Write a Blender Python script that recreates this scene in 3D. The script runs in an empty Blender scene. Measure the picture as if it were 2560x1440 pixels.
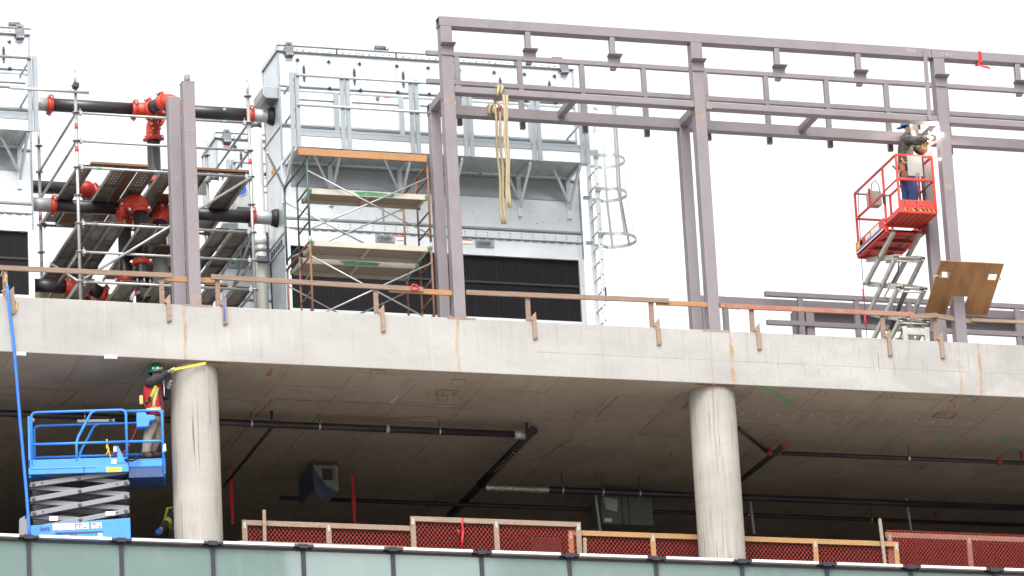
import bpy, bmesh, math, random
from mathutils import Vector, Matrix
random.seed(7)
SC = bpy.context.scene
COL = SC.collection

# ------------------------------------------------------------ camera
YAW, PIT, ROL, FPX = math.radians(18.064), math.radians(18.637), math.radians(-3.0714), 12688.4
_cy, _sy, _cp, _sp = math.cos(YAW), math.sin(YAW), math.cos(PIT), math.sin(PIT)
F = Vector((_sy*_cp, _cy*_cp, _sp)); R0 = Vector((_cy, -_sy, 0)); U0 = R0.cross(F)
R = math.cos(ROL)*R0 + math.sin(ROL)*U0
U = -math.sin(ROL)*R0 + math.cos(ROL)*U0
CAM = Vector((-25.736, -79.004, -27.432))
def ray(x, y): return F + R*((x-1280)/FPX) - U*((y-720)/FPX)
def at(x, y, Y=0.0):
    "point of the place seen at photo pixel (x, y) on the vertical plane at depth Y"
    d = ray(x, y); return CAM + d*((Y-CAM.y)/d.y)
cam_d = bpy.data.cameras.new('camera'); cam = bpy.data.objects.new('camera', cam_d); COL.objects.link(cam)
cam_d.sensor_width = 36.0; cam_d.lens = FPX/2560*36.0; cam_d.clip_start = 1.0; cam_d.clip_end = 6000
M = Matrix((R, U, -F)).transposed().to_4x4(); M.translation = CAM; cam.matrix_world = M
SC.camera = cam
SC.render.resolution_x, SC.render.resolution_y = 1024, 576

# ------------------------------------------------------------ light
W = bpy.data.worlds.new('World'); SC.world = W; W.use_nodes = True
nt = W.node_tree; bg = nt.nodes['Background']
sky = nt.nodes.new('ShaderNodeTexSky'); sky.sky_type = 'NISHITA'; sky.sun_disc = False
SUN_EL, SUN_ROT = math.radians(52), math.radians(200)
sky.sun_elevation = SUN_EL; sky.sun_rotation = SUN_ROT; sky.dust_density = 5.0; sky.air_density = 1.0
hs = nt.nodes.new('ShaderNodeHueSaturation'); hs.inputs['Saturation'].default_value = 0.08
nt.links.new(sky.outputs[0], hs.inputs['Color']); nt.links.new(hs.outputs[0], bg.inputs[0]); bg.inputs[1].default_value = 0.15
sd = bpy.data.lights.new('sun', 'SUN'); sun = bpy.data.objects.new('sun', sd); COL.objects.link(sun)
sd.energy = 0.7; sd.angle = math.radians(35); sd.color = (1.0, .97, .92)
# overcast light from high in front of the facade, slightly from the left
sun.rotation_euler = Vector((-.30, -.62, .78)).to_track_quat('Z', 'Y').to_euler()
SC.view_settings.view_transform = 'Standard'; SC.view_settings.look = 'None'
SC.view_settings.exposure = 1.32; SC.view_settings.gamma = 1.0

# ------------------------------------------------------------ materials
def new_mat(name):
    m = bpy.data.materials.new(name); m.use_nodes = True
    return m, m.node_tree, m.node_tree.nodes['Principled BSDF']
def N(t, kind, **kw):
    n = t.nodes.new(kind)
    for k, v in kw.items():
        if k in n.inputs: n.inputs[k].default_value = v
        else: setattr(n, k, v)
    return n
def pos(t, scale=(1, 1, 1)):
    g = N(t, 'ShaderNodeTexCoord'); mp = N(t, 'ShaderNodeMapping'); mp.inputs['Scale'].default_value = scale
    t.links.new(g.outputs['Object'], mp.inputs['Vector']); return mp.outputs[0]
def mixc(t, fac, a, b, blend='MIX'):
    m = N(t, 'ShaderNodeMix', data_type='RGBA', blend_type=blend)
    for sock, v in ((0, fac), (6, a), (7, b)):
        if hasattr(v, 'links') or hasattr(v, 'is_linked'): t.links.new(v, m.inputs[sock])
        else: m.inputs[sock].default_value = v if sock == 0 else (*v, 1) if len(v) == 3 else v
    return m.outputs[2]
def noise(t, scale, stretch=(1, 1, 1), detail=5, lo=.35, hi=.65, rough=.6):
    n = N(t, 'ShaderNodeTexNoise', Scale=scale, Detail=detail, Roughness=rough); t.links.new(pos(t, stretch), n.inputs['Vector'])
    r = N(t, 'ShaderNodeMapRange'); r.inputs[1].default_value = lo; r.inputs[2].default_value = hi
    t.links.new(n.outputs[0], r.inputs[0]); return r.outputs[0]
def bump(t, b, h, strength=.2, dist=.01):
    n = N(t, 'ShaderNodeBump', Strength=strength, Distance=dist); t.links.new(h, n.inputs['Height']); t.links.new(n.outputs[0], b.inputs['Normal'])
def mat(name, col, rough=.5, metal=0.0, dirt=None, amt=.4, scale=6, stretch=(1, 1, 1), lo=.45, hi=.7, bmp=0, spec=None):
    m, t, b = new_mat(name)
    b.inputs['Roughness'].default_value = rough; b.inputs['Metallic'].default_value = metal
    if spec is not None: b.inputs['Specular IOR Level'].default_value = spec
    if dirt is None: dirt = tuple(c*.6 for c in col)
    f = noise(t, scale, stretch, lo=lo, hi=hi)
    f2 = noise(t, scale*.23, (1, 1, 1), lo=.3, hi=.75)
    mu = N(t, 'ShaderNodeMath', operation='MULTIPLY'); t.links.new(f, mu.inputs[0]); mu.inputs[1].default_value = amt
    c = mixc(t, mu.outputs[0], col, dirt)
    mu2 = N(t, 'ShaderNodeMath', operation='MULTIPLY'); t.links.new(f2, mu2.inputs[0]); mu2.inputs[1].default_value = amt*.5
    c = mixc(t, mu2.outputs[0], c, tuple(x*.75 for x in col))
    t.links.new(c, b.inputs['Base Color'])
    if bmp: bump(t, b, f, bmp)
    return m
def sep(t):
    g = N(t, 'ShaderNodeTexCoord'); s = N(t, 'ShaderNodeSeparateXYZ'); t.links.new(g.outputs['Object'], s.inputs[0]); return s
def math_(t, op, a, b=None):
    n = N(t, 'ShaderNodeMath', operation=op)
    for i, v in enumerate((a, b)):
        if v is None: continue
        if isinstance(v, (int, float)): n.inputs[i].default_value = v
        else: t.links.new(v, n.inputs[i])
    return n.outputs[0]

def concrete_face(name, base, streakamt, rust_x=(), left=.12, grain=.16, line=None):
    m, t, b = new_mat(name); b.inputs['Roughness'].default_value = .88; b.inputs['Specular IOR Level'].default_value = .2
    big = noise(t, .55, (1, 1, 2.2), lo=.35, hi=.68); fine = noise(t, 18, (1, 1, 1), lo=.4, hi=.75)
    st = noise(t, 3.2, (2.6, 2.6, .22), lo=.55, hi=.72); st2 = noise(t, 11, (2.2, 2.2, grain), lo=.60, hi=.68); pale = noise(t, 5, (2.4, 2.4, grain*.8), lo=.60, hi=.70)
    pit = N(t, 'ShaderNodeTexVoronoi', Scale=7.0); t.links.new(pos(t), pit.inputs['Vector'])
    pr = N(t, 'ShaderNodeMapRange'); pr.inputs[1].default_value = .03; pr.inputs[2].default_value = .06; pr.inputs[3].default_value = 1; pr.inputs[4].default_value = 0
    t.links.new(pit.outputs['Distance'], pr.inputs[0])
    c = mixc(t, big, base, tuple(v*.80 for v in base))
    c = mixc(t, math_(t, 'MULTIPLY', fine, .22), c, tuple(v*.6 for v in base))
    c = mixc(t, math_(t, 'MULTIPLY', st, .34*streakamt), c, (base[0]*.52, base[1]*.50, base[2]*.46))
    # dark broken runs only on part of the face
    s = sep(t)
    reg = N(t, 'ShaderNodeMapRange'); reg.inputs[1].default_value = 2.5; reg.inputs[2].default_value = 6.5; reg.inputs[3].default_value = left; reg.inputs[4].default_value = 1
    t.links.new(s.outputs[0], reg.inputs[0])
    c = mixc(t, math_(t, 'MULTIPLY', math_(t, 'MULTIPLY', st2, reg.outputs[0]), .55*streakamt), c, (base[0]*.34, base[1]*.33, base[2]*.31))
    c = mixc(t, math_(t, 'MULTIPLY', pale, .35), c, tuple(min(.8, v*1.35) for v in base))
    if line:
        patch = noise(t, .8, (1, 1, 1.6), lo=.47, hi=.60); c = mixc(t, math_(t, 'MULTIPLY', math_(t, 'MULTIPLY', patch, reg.outputs[0]), .40), c, (base[0]*.62, base[1]*.63, base[2]*.63))
        lw = noise(t, 2.5, (1, 1, .01), lo=.3, hi=.55); dz = math_(t, 'ABSOLUTE', math_(t, 'SUBTRACT', s.outputs[2], line)); on = math_(t, 'MULTIPLY', math_(t, 'LESS_THAN', dz, .007), math_(t, 'GREATER_THAN', s.outputs[0], .4))
        c = mixc(t, math_(t, 'MULTIPLY', math_(t, 'MULTIPLY', on, lw), .6), c, tuple(v*.5 for v in base))
    c = mixc(t, math_(t, 'MULTIPLY', pr.outputs[0], .35), c, tuple(v*.4 for v in base))
    wob = N(t, 'ShaderNodeTexNoise', Scale=1.6, Detail=6.0, Roughness=.7); t.links.new(pos(t, (1, 1, 1)), wob.inputs['Vector'])
    brk = noise(t, 6, (1, 1, .5), lo=.38, hi=.6)
    for x, w, k in rust_x:
        d = math_(t, 'ABSOLUTE', math_(t, 'ADD', math_(t, 'SUBTRACT', s.outputs[0], x), math_(t, 'MULTIPLY', math_(t, 'SUBTRACT', wob.outputs[0], .5), .16)))
        mr = N(t, 'ShaderNodeMapRange'); mr.inputs[1].default_value = w*.75; mr.inputs[2].default_value = w*.12; mr.inputs[3].default_value = 0; mr.inputs[4].default_value = k
        t.links.new(d, mr.inputs[0])
        c = mixc(t, math_(t, 'MULTIPLY', mr.outputs[0], brk), c, (.31, .165, .05))
    t.links.new(c, b.inputs['Base Color']); bump(t, b, math_(t, 'ADD', fine, pr.outputs[0]), .15)
    return m

def soffit_mat():
    "underside of the slab: prints of 1.2 x 2.44 m form sheets with dark joints"
    m, t, b = new_mat('soffit_concrete'); b.inputs['Roughness'].default_value = .85; b.inputs['Specular IOR Level'].default_value = .15
    s = sep(t); wx = noise(t, 3.0, lo=.2, hi=.8)
    u = math_(t, 'DIVIDE', math_(t, 'ADD', math_(t, 'ADD', s.outputs[0], math_(t, 'MULTIPLY', wx, .015)), .37), 1.2); row = math_(t, 'FLOOR', u); fu = math_(t, 'FRACT', u)
    v = math_(t, 'ADD', math_(t, 'DIVIDE', math_(t, 'ADD', s.outputs[1], .25), 2.44), math_(t, 'MULTIPLY', row, .37)); fv = math_(t, 'FRACT', v)
    brk = noise(t, 1.7, lo=.32, hi=.55)
    ju = math_(t, 'MULTIPLY', math_(t, 'LESS_THAN', fu, .016), brk); jv = math_(t, 'LESS_THAN', fv, .013); j = math_(t, 'MAXIMUM', ju, math_(t, 'MULTIPLY', jv, .8))
    wn = N(t, 'ShaderNodeTexWhiteNoise', noise_dimensions='2D'); cb = N(t, 'ShaderNodeCombineXYZ'); t.links.new(row, cb.inputs[0]); t.links.new(math_(t, 'FLOOR', v), cb.inputs[1]); t.links.new(cb.outputs[0], wn.inputs['Vector'])
    c = mixc(t, wn.outputs['Value'], (.325, .283, .236), (.36, .313, .262))
    a = noise(t, .9, (1, 1, 1), lo=.38, hi=.66); f = noise(t, 4, (1, .35, 1), lo=.52, hi=.70); g = noise(t, 24, lo=.5, hi=.75); sc_ = noise(t, 9, (.5, 1.6, 1), lo=.60, hi=.66)
    c = mixc(t, math_(t, 'MULTIPLY', a, .5), c, (.25, .205, .16)); c = mixc(t, math_(t, 'MULTIPLY', f, .4), c, (.20, .17, .145)); c = mixc(t, math_(t, 'MULTIPLY', g, .25), c, (.45, .41, .36)); c = mixc(t, math_(t, 'MULTIPLY', sc_, .35), c, (.13, .115, .10))
    c = mixc(t, math_(t, 'MULTIPLY', j, .62), c, (.10, .085, .07))
    t.links.new(c, b.inputs['Base Color']); return m

def wood(name, col, dark, rough=.75, paint=None):
    m, t, b = new_mat(name); b.inputs['Roughness'].default_value = rough; b.inputs['Specular IOR Level'].default_value = .2
    g = noise(t, 22, (.12, 1, 1), lo=.35, hi=.7); k = noise(t, 2.2, lo=.4, hi=.7); kn = N(t, 'ShaderNodeTexVoronoi', Scale=2.3); t.links.new(pos(t, (1, 3, 3)), kn.inputs['Vector'])
    kr = N(t, 'ShaderNodeMapRange'); kr.inputs[1].default_value = .05; kr.inputs[2].default_value = .11; kr.inputs[3].default_value = 1; kr.inputs[4].default_value = 0
    t.links.new(kn.outputs['Distance'], kr.inputs[0])
    c = mixc(t, math_(t, 'MULTIPLY', g, .6), col, dark); c = mixc(t, math_(t, 'MULTIPLY', k, .4), c, tuple(v*.7 for v in col))
    c = mixc(t, math_(t, 'MULTIPLY', kr.outputs[0], .6), c, tuple(v*.5 for v in dark))
    if paint:
        pf = noise(t, 3.5, (1, 1, 1), lo=.42, hi=.56); c = mixc(t, math_(t, 'SUBTRACT', 1.0, pf), c, paint)
    t.links.new(c, b.inputs['Base Color']); bump(t, b, g, .2); return m

def louver_mat():
    m, t, b = new_mat('louver_black'); b.inputs['Roughness'].default_value = .7; b.inputs['Specular IOR Level'].default_value = .15
    s = sep(t)
    fx = math_(t, 'FRACT', math_(t, 'DIVIDE', s.outputs[0], .052)); par = math_(t, 'FRACT', math_(t, 'DIVIDE', math_(t, 'FLOOR', math_(t, 'DIVIDE', s.outputs[0], .052)), 2.0))
    fz = math_(t, 'FRACT', math_(t, 'ADD', math_(t, 'DIVIDE', s.outputs[2], .075), par))
    dash = math_(t, 'MULTIPLY', math_(t, 'LESS_THAN', fx, .24), math_(t, 'LESS_THAN', fz, .55))
    seam = math_(t, 'LESS_THAN', math_(t, 'FRACT', math_(t, 'DIVIDE', s.outputs[0], .44)), .018)
    n = noise(t, 3, lo=.3, hi=.7)
    c = mixc(t, math_(t, 'MULTIPLY', dash, .8), (.007, .006, .008), (.026, .024, .028)); c = mixc(t, math_(t, 'MULTIPLY', seam, .35), c, (.05, .047, .05))
    c = mixc(t, math_(t, 'MULTIPLY', n, .4), c, (.006, .006, .006))
    t.links.new(c, b.inputs['Base Color']); bump(t, b, dash, .6); return m

def galv(name, base, metal, rough):
    m, t, b = new_mat(name); b.inputs['Metallic'].default_value = metal; b.inputs['Roughness'].default_value = rough
    v = N(t, 'ShaderNodeTexVoronoi', Scale=42.0); t.links.new(pos(t), v.inputs['Vector'])
    a = noise(t, 1.3, (1, 1, .7), lo=.35, hi=.7); g = noise(t, 9, (.4, 1, 1.6), lo=.45, hi=.7); sc_ = noise(t, 4, (.25, 1, 3), lo=.60, hi=.66)
    c = mixc(t, math_(t, 'MULTIPLY', v.outputs['Distance'], .25), base, tuple(x*.72 for x in base))
    c = mixc(t, math_(t, 'MULTIPLY', a, .55), c, (base[0]*.66, base[1]*.71, base[2]*.75)); c = mixc(t, math_(t, 'MULTIPLY', g, .14), c, tuple(x*.5 for x in base))  # broad zinc patches, with uneven reflections painted into the sheet colour
    c = mixc(t, math_(t, 'MULTIPLY', sc_, .12), c, tuple(x*.45 for x in base))
    t.links.new(c, b.inputs['Base Color'])
    rr = N(t, 'ShaderNodeMapRange'); rr.inputs[3].default_value = rough-.07; rr.inputs[4].default_value = rough+.12; t.links.new(a, rr.inputs[0]); t.links.new(rr.outputs[0], b.inputs['Roughness'])
    bump(t, b, a, .12, .03); return m

def plaid():
    m, t, b = new_mat('plaid_cloth'); b.inputs['Roughness'].default_value = .95
    s = sep(t)
    a = math_(t, 'LESS_THAN', math_(t, 'FRACT', math_(t, 'DIVIDE', math_(t, 'ADD', s.outputs[0], s.outputs[1]), .095)), .38)
    z = math_(t, 'LESS_THAN', math_(t, 'FRACT', math_(t, 'DIVIDE', s.outputs[2], .095)), .38)
    l = math_(t, 'LESS_THAN', math_(t, 'FRACT', math_(t, 'DIVIDE', s.outputs[2], .095)), .06)
    c = mixc(t, math_(t, 'MULTIPLY', a, .6), (.085, .08, .075), (.022, .02, .02)); c = mixc(t, math_(t, 'MULTIPLY', z, .5), c, (.028, .026, .025)); c = mixc(t, math_(t, 'MULTIPLY', l, .6), c, (.22, .21, .19))
    t.links.new(c, b.inputs['Base Color']); bump(t, b, noise(t, 9), .5, .03); return m

def glass_mat():
    m, t, b = new_mat('spandrel_glass'); b.inputs['Roughness'].default_value = .04; b.inputs['IOR'].default_value = 1.8
    a = noise(t, .8, (1, 1, 2), lo=.3, hi=.7); d = noise(t, 4, (1, 1, .3), lo=.55, hi=.75)
    c = mixc(t, math_(t, 'MULTIPLY', a, .35), (.15, .205, .197), (.10, .155, .14)); c = mixc(t, math_(t, 'MULTIPLY', d, .12), c, (.35, .38, .36))
    t.links.new(c, b.inputs['Base Color'])
    n = N(t, 'ShaderNodeTexNoise', Scale=1.1, Detail=1.0); t.links.new(pos(t), n.inputs['Vector']); bump(t, b, n.outputs[0], .04, .05)
    return m

MT = dict(
 steel=mat('primer_steel', (.195, .171, .184), .5, 0, (.13, .105, .10), .35, 3.0, (1, 1, .5), bmp=.03),
 rust=mat('rusty_steel', (.20, .095, .06), .8, 0, (.09, .04, .03), .7, 14),
 rustspot=mat('rust_stain', (.235, .20, .195), .7, 0, (.27, .13, .05), .9, 9, lo=.46, hi=.62),
 green=mat('green_paint', (.035, .075, .062), .5, 0, (.15, .08, .06), .5, 11, lo=.5, hi=.65),
 ringsteel=mat('scaffold_steel', (.36, .37, .375), .42, .55, (.2, .19, .18), .5, 9),
 deck=mat('deck_steel', (.24, .215, .195), .6, .3, (.08, .065, .055), .7, 5),
 galv=galv('galvanised_sheet', (.70, .735, .755), .6, .36), galvd=galv('galvanised_trim', (.33, .355, .375), .65, .36), galvp=galv('galvanised_door', (.50, .55, .585), .6, .38), galvk=galv('galvanised_dark', (.17, .18, .195), .6, .42),
 alu=mat('aluminium', (.64, .67, .69), .38, .6, (.5, .5, .5), .3, 6), dark=mat('dark_metal', (.035, .034, .036), .5, .2), black=mat('black_rubber', (.012, .012, .013), .6),
 motor=mat('motor_paint', (.085, .075, .095), .5), pipe=mat('black_pipe', (.022, .019, .026), .36, 0, (.07, .06, .06), .5, 7, (.3, 1, 1), bmp=.05),
 redpaint=mat('red_fitting', (.52, .042, .022), .42, 0, (.36, .03, .02), .5, 8), bolt=mat('zinc_bolt', (.6, .6, .6), .35, .8),
 greypipe=mat('galvanised_pipe', (.40, .425, .43), .45, .4, (.28, .29, .29), .5, 10), pvc=mat('white_pipe', (.62, .61, .57), .45, 0, (.48, .46, .42), .3, 5), valve=mat('grey_valve', (.42, .44, .42), .5),
 wood=wood('weathered_wood', (.255, .178, .138), (.13, .09, .07)), woodo=wood('fresh_timber', (.37, .20, .10), (.27, .13, .06)), woodp=wood('pale_wood', (.30, .22, .165), (.17, .12, .09)),
 woody=wood('yellow_wood', (.38, .225, .105), (.27, .15, .07)), woodr=wood('red_painted_wood', (.33, .19, .14), (.2, .12, .09), paint=(.31, .115, .095)), ply=mat('plywood', (.35, .175, .065), .6, 0, (.13, .055, .02), .9, 5, (1, .25, .25), lo=.42, hi=.72, bmp=.1), plate=mat('dirty_plate', (.25, .245, .23), .5, .2, (.25, .23, .2), .5, 14),
 plykd=wood('deck_plywood', (.19, .10, .06), (.11, .06, .04)), plank=wood('plank_wood', (.30, .245, .195), (.17, .13, .10)), plankrail=wood('plank_side_rail', (.46, .43, .37), (.30, .27, .22)), greenpatch=mat('green_spray', (.03, .16, .07), .7, 0, (.2, .25, .18), .6, 9),
 blue=mat('blue_lift_paint', (.030, .225, .70), .38, 0, (.02, .15, .50), .4, 5), bluedk=mat('navy_panel', (.012, .045, .16), .45), grey=mat('grey_arm', (.175, .178, .195), .45, .1, (.16, .155, .15), .4, 6), greydk=mat('grey_arm_dark', (.075, .075, .08), .55, .1, (.06, .06, .06), .5, 6),
 liftred=mat('worn_red_paint', (.62, .035, .022), .42, 0, (.32, .07, .05), .6, 12, lo=.5, hi=.62), liftgrey=mat('dirty_white_arm', (.44, .44, .41), .5, .1, (.26, .22, .17), .6, 8), white=mat('white_paint', (.75, .75, .73), .5, 0, (.55, .54, .5), .3, 8),
 sticker=mat('sticker_white', (.78, .77, .74), .5, 0, (.6, .58, .56), .3, 30), stred=mat('sticker_red', (.62, .06, .04), .5), styel=mat('sticker_yellow', (.80, .50, .03), .5), stblue=mat('sign_blue', (.03, .12, .62), .4), ink=mat('black_ink', (.015, .015, .015), .7),
 rope=mat('sling_rope', (.36, .29, .18), .9, 0, (.30, .22, .12), .6, 22, bmp=.4), yellow=mat('yellow_tape', (.80, .58, .03), .5), ycord=mat('yellow_cord', (.62, .42, .16), .6), hose=mat('blue_hose', (.02, .15, .66), .4),
 redstrap=mat('red_strap', (.62, .02, .03), .6, 0, (.4, .01, .02), .4, 9), mesh=mat('red_mesh', (.40, .036, .028), .6), chalk=mat('chalk', (.40, .37, .38), .9), redmark=mat('red_spray', (.33, .11, .085), .9, 0, (.28, .16, .12), .9, 8, lo=.35, hi=.6), greenmark=mat('green_marking', (.10, .38, .17), .9, 0, (.22, .26, .18), .9, 9, lo=.4, hi=.6), whitemark=mat('white_marking', (.55, .53, .50), .9),
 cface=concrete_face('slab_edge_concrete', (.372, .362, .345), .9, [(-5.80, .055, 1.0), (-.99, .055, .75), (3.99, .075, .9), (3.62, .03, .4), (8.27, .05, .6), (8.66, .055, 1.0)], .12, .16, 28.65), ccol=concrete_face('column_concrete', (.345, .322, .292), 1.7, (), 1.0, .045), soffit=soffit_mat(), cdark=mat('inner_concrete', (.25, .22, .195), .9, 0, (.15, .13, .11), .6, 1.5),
 louver=louver_mat(), glass=glass_mat(), mull=mat('mullion_grey', (.035, .035, .045), .4, .3), cap=mat('cap_aluminium', (.78, .79, .80), .3, .5, (.6, .6, .6), .3, 4), foil=mat('crinkled_foil', (.62, .61, .57), .28, .9, (.25, .25, .24), .8, 16, bmp=.9),
 bwrap=mat('blue_wrap', (.05, .075, .12), .4, 0, (.02, .04, .09), .6, 7, bmp=.5), ahu=mat('grey_cabinet', (.13, .145, .142), .5, .1), plateg=mat('form_plate_grey', (.50, .50, .49), .5), cage=mat('cage_aluminium', (.40, .425, .44), .42, .5, (.3, .31, .32), .3, 6), fitred=mat('dull_red_fitting', (.26, .05, .03), .5, 0, (.15, .04, .03), .5, 9), ahu2=mat('dull_cabinet', (.20, .21, .20), .5, .1),
 skin=mat('skin', (.42, .22, .15), .55), plaid=plaid(), denim=mat('denim', (.045, .075, .20), .95, 0, (.02, .035, .11), .6, 9, bmp=.4), khaki=mat('khaki_cloth', (.29, .25, .20), .95, 0, (.15, .12, .09), .6, 8, bmp=.5), charcoal=mat('charcoal_cloth', (.022, .022, .028), .95, 0, (.045, .045, .05), .5, 7, bmp=.4), vestred=mat('red_vest', (.36, .014, .024), .85, 0, (.35, .01, .02), .5, 7, bmp=.4), hiviz=mat('hi_vis_yellow', (.40, .46, .04), .8), reflect=mat('reflective_tape', (.40, .41, .40), .5), hatg=mat('green_helmet', (.005, .15, .105), .3), hatb=mat('blue_cap', (.05, .14, .34), .7), leather=mat('tool_leather', (.26, .09, .055), .7, 0, (.15, .05, .03), .5, 10), glovet=mat('tan_glove', (.55, .37, .20), .85), gloveg=mat('grey_glove', (.20, .21, .22), .9), glovew=mat('pale_glove', (.66, .60, .50), .85), boot=mat('work_boot', (.06, .04, .03), .8), shield=mat('welding_shield', (.42, .39, .34), .3, .75),
 ground=mat('street_paving', (.36, .335, .30), .9, 0, (.3, .27, .23), .4, .3), road=mat('road_asphalt', (.055, .055, .055), .9), fac=mat('grey_facade', (.22, .21, .19), .7, 0, (.14, .15, .14), .5, .2), win=mat('dark_window', (.03, .04, .045), .1), barrier=mat('cream_panel', (.70, .58, .36), .7), leaf=mat('leaf_green', (.05, .10, .035), .7, 0, (.03, .05, .02), .6, 2), bark=mat('bark', (.08, .06, .045), .9),
)
mm, tt, bb = new_mat('welding_arc'); bb.inputs['Emission Color'].default_value = (1, .93, .82, 1); bb.inputs['Emission Strength'].default_value = 60; MT['arc'] = mm

# ------------------------------------------------------------ mesh builder
class MB:
    def __init__(s): s.v = []; s.f = []; s.mi = []; s.sm = []; s.cur = 0; s.smooth = False
    def add(s, vs, fs):
        o = len(s.v); s.v += [Vector(a) for a in vs]
        for f in fs: s.f.append([i+o for i in f]); s.mi.append(s.cur); s.sm.append(s.smooth)
        return s
    def box(s, a, b):
        x0, x1 = sorted((a[0], b[0])); y0, y1 = sorted((a[1], b[1])); z0, z1 = sorted((a[2], b[2]))
        return s.add([(x0,y0,z0),(x1,y0,z0),(x1,y1,z0),(x0,y1,z0),(x0,y0,z1),(x1,y0,z1),(x1,y1,z1),(x0,y1,z1)],
                     [(0,3,2,1),(4,5,6,7),(0,1,5,4),(1,2,6,5),(2,3,7,6),(3,0,4,7)])
    def beam(s, p, q, w, h, up=(0, 0, 1), hollow=False):
        p, q = Vector(p), Vector(q); d = (q-p).normalized(); up = Vector(up)
        if abs(d.dot(up)) > .99: up = Vector((0, 1, 0))
        a = d.cross(up).normalized(); u = a.cross(d)
        def ring(c, w, h): return [c-a*w/2-u*h/2, c+a*w/2-u*h/2, c+a*w/2+u*h/2, c-a*w/2+u*h/2]
        side = [(0,1,5,4),(1,2,6,5),(2,3,7,6),(3,0,4,7)]
        if not hollow: return s.add(ring(p, w, h)+ring(q, w, h), side+[(3,2,1,0),(4,5,6,7)])
        k = .02; L = (q-p).length; e = min(.5, L*.3)
        vs = ring(p, w, h)+ring(q, w, h)+ring(p, w-k, h-k)+ring(p+d*e, w-k, h-k)+ring(q, w-k, h-k)+ring(q-d*e, w-k, h-k)
        fs = list(side)+[(0,8,9,1),(1,9,10,2),(2,10,11,3),(3,11,8,0),(8,12,13,9),(9,13,14,10),(10,14,15,11),(11,15,12,8),(12,15,14,13),
              (4,5,17,16),(5,6,18,17),(6,7,19,18),(7,4,16,19),(16,17,21,20),(17,18,22,21),(18,19,23,22),(19,16,20,23),(20,21,22,23)]
        return s.add(vs, fs)
    def path(s, pts, r, n=10, closed=False):
        pts = [Vector(p) for p in pts]; m = len(pts); rs = r if isinstance(r, (list, tuple)) else [r]*m
        prev = None; vs = []
        for i, p in enumerate(pts):
            if closed: d = pts[(i+1) % m]-pts[i-1]
            else: d = (pts[min(i+1, m-1)]-pts[max(i-1, 0)])
            d = d.normalized()
            if prev is None: a = d.cross(Vector((0, 0, 1)) if abs(d.z) < .9 else Vector((0, 1, 0))).normalized()
            else: a = (prev-d*prev.dot(d)).normalized()
            prev = a; b = d.cross(a)
            vs += [p+(a*math.cos(2*math.pi*k/n)+b*math.sin(2*math.pi*k/n))*rs[i] for k in range(n)]
        fs = []
        for i in range(m if closed else m-1):
            j = (i+1) % m
            fs += [(i*n+k, i*n+(k+1) % n, j*n+(k+1) % n, j*n+k) for k in range(n)]
        sm = s.smooth; s.smooth = True; s.add(vs, fs); s.smooth = sm
        if not closed:
            o = len(s.v)-len(vs); s.f += [[o+k for k in reversed(range(n))], [o+(m-1)*n+k for k in range(n)]]; s.mi += [s.cur]*2; s.sm += [False]*2
        return s
    def loft(s, rings, fwd, n=20):
        "closed garment or trunk: rings (centre, half width, half depth) facing fwd"
        fwd = Vector((fwd[0], fwd[1], 0)).normalized(); sd = Vector((-fwd.y, fwd.x, 0)); vs = []; m = len(rings)
        for c, a, b in rings:
            for k in range(n): t = 2*math.pi*k/n; vs.append(Vector(c)+sd*a*math.cos(t)+fwd*b*math.sin(t))
        fs = [(i*n+k, i*n+(k+1) % n, (i+1)*n+(k+1) % n, (i+1)*n+k) for i in range(m-1) for k in range(n)]
        sm = s.smooth; s.smooth = True; s.add(vs, fs+[list(range(n))[::-1], [(m-1)*n+k for k in range(n)]]); s.smooth = sm; return s
    def tube(s, p, q, r, n=10): return s.path([p, q], r, n)
    def prism(s, pts, off):
        pts = [Vector(p) for p in pts]; off = Vector(off); n = len(pts)
        return s.add(pts+[p+off for p in pts], [list(range(n))[::-1], list(range(n, 2*n))]+[(i, (i+1) % n, n+(i+1) % n, n+i) for i in range(n)])
    def ball(s, c, rx, ry=None, rz=None, n=12, m=8, zmin=-1):
        c = Vector(c); ry = ry or rx; rz = rz or rx; vs = []; fs = []
        z0 = math.asin(zmin)
        for i in range(m+1):
            a = z0+(math.pi/2-z0)*i/m
            for k in range(n):
                t = 2*math.pi*k/n; vs.append(c+Vector((rx*math.cos(a)*math.cos(t), ry*math.cos(a)*math.sin(t), rz*math.sin(a))))
        for i in range(m): fs += [(i*n+k, i*n+(k+1) % n, (i+1)*n+(k+1) % n, (i+1)*n+k) for k in range(n)]
        sm = s.smooth; s.smooth = True; s.add(vs, fs); s.smooth = sm; return s
    def plate_hole(s, o, ex, ey, w, h, holes, t):
        "rectangular plate w x h spanned by ex, ey from o with rectangular holes (x0,y0,x1,y1); thickness vector t"
        xs = sorted({0, w, *[q for H in holes for q in (H[0], H[2])]}); ys = sorted({0, h, *[q for H in holes for q in (H[1], H[3])]})
        o, ex, ey = Vector(o), Vector(ex), Vector(ey)
        for i in range(len(xs)-1):
            for j in range(len(ys)-1):
                cx, cy = (xs[i]+xs[i+1])/2, (ys[j]+ys[j+1])/2
                if any(H[0] < cx < H[2] and H[1] < cy < H[3] for H in holes): continue
                s.prism([o+ex*xs[i]+ey*ys[j], o+ex*xs[i+1]+ey*ys[j], o+ex*xs[i+1]+ey*ys[j+1], o+ex*xs[i]+ey*ys[j+1]], t)
        return s
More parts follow.
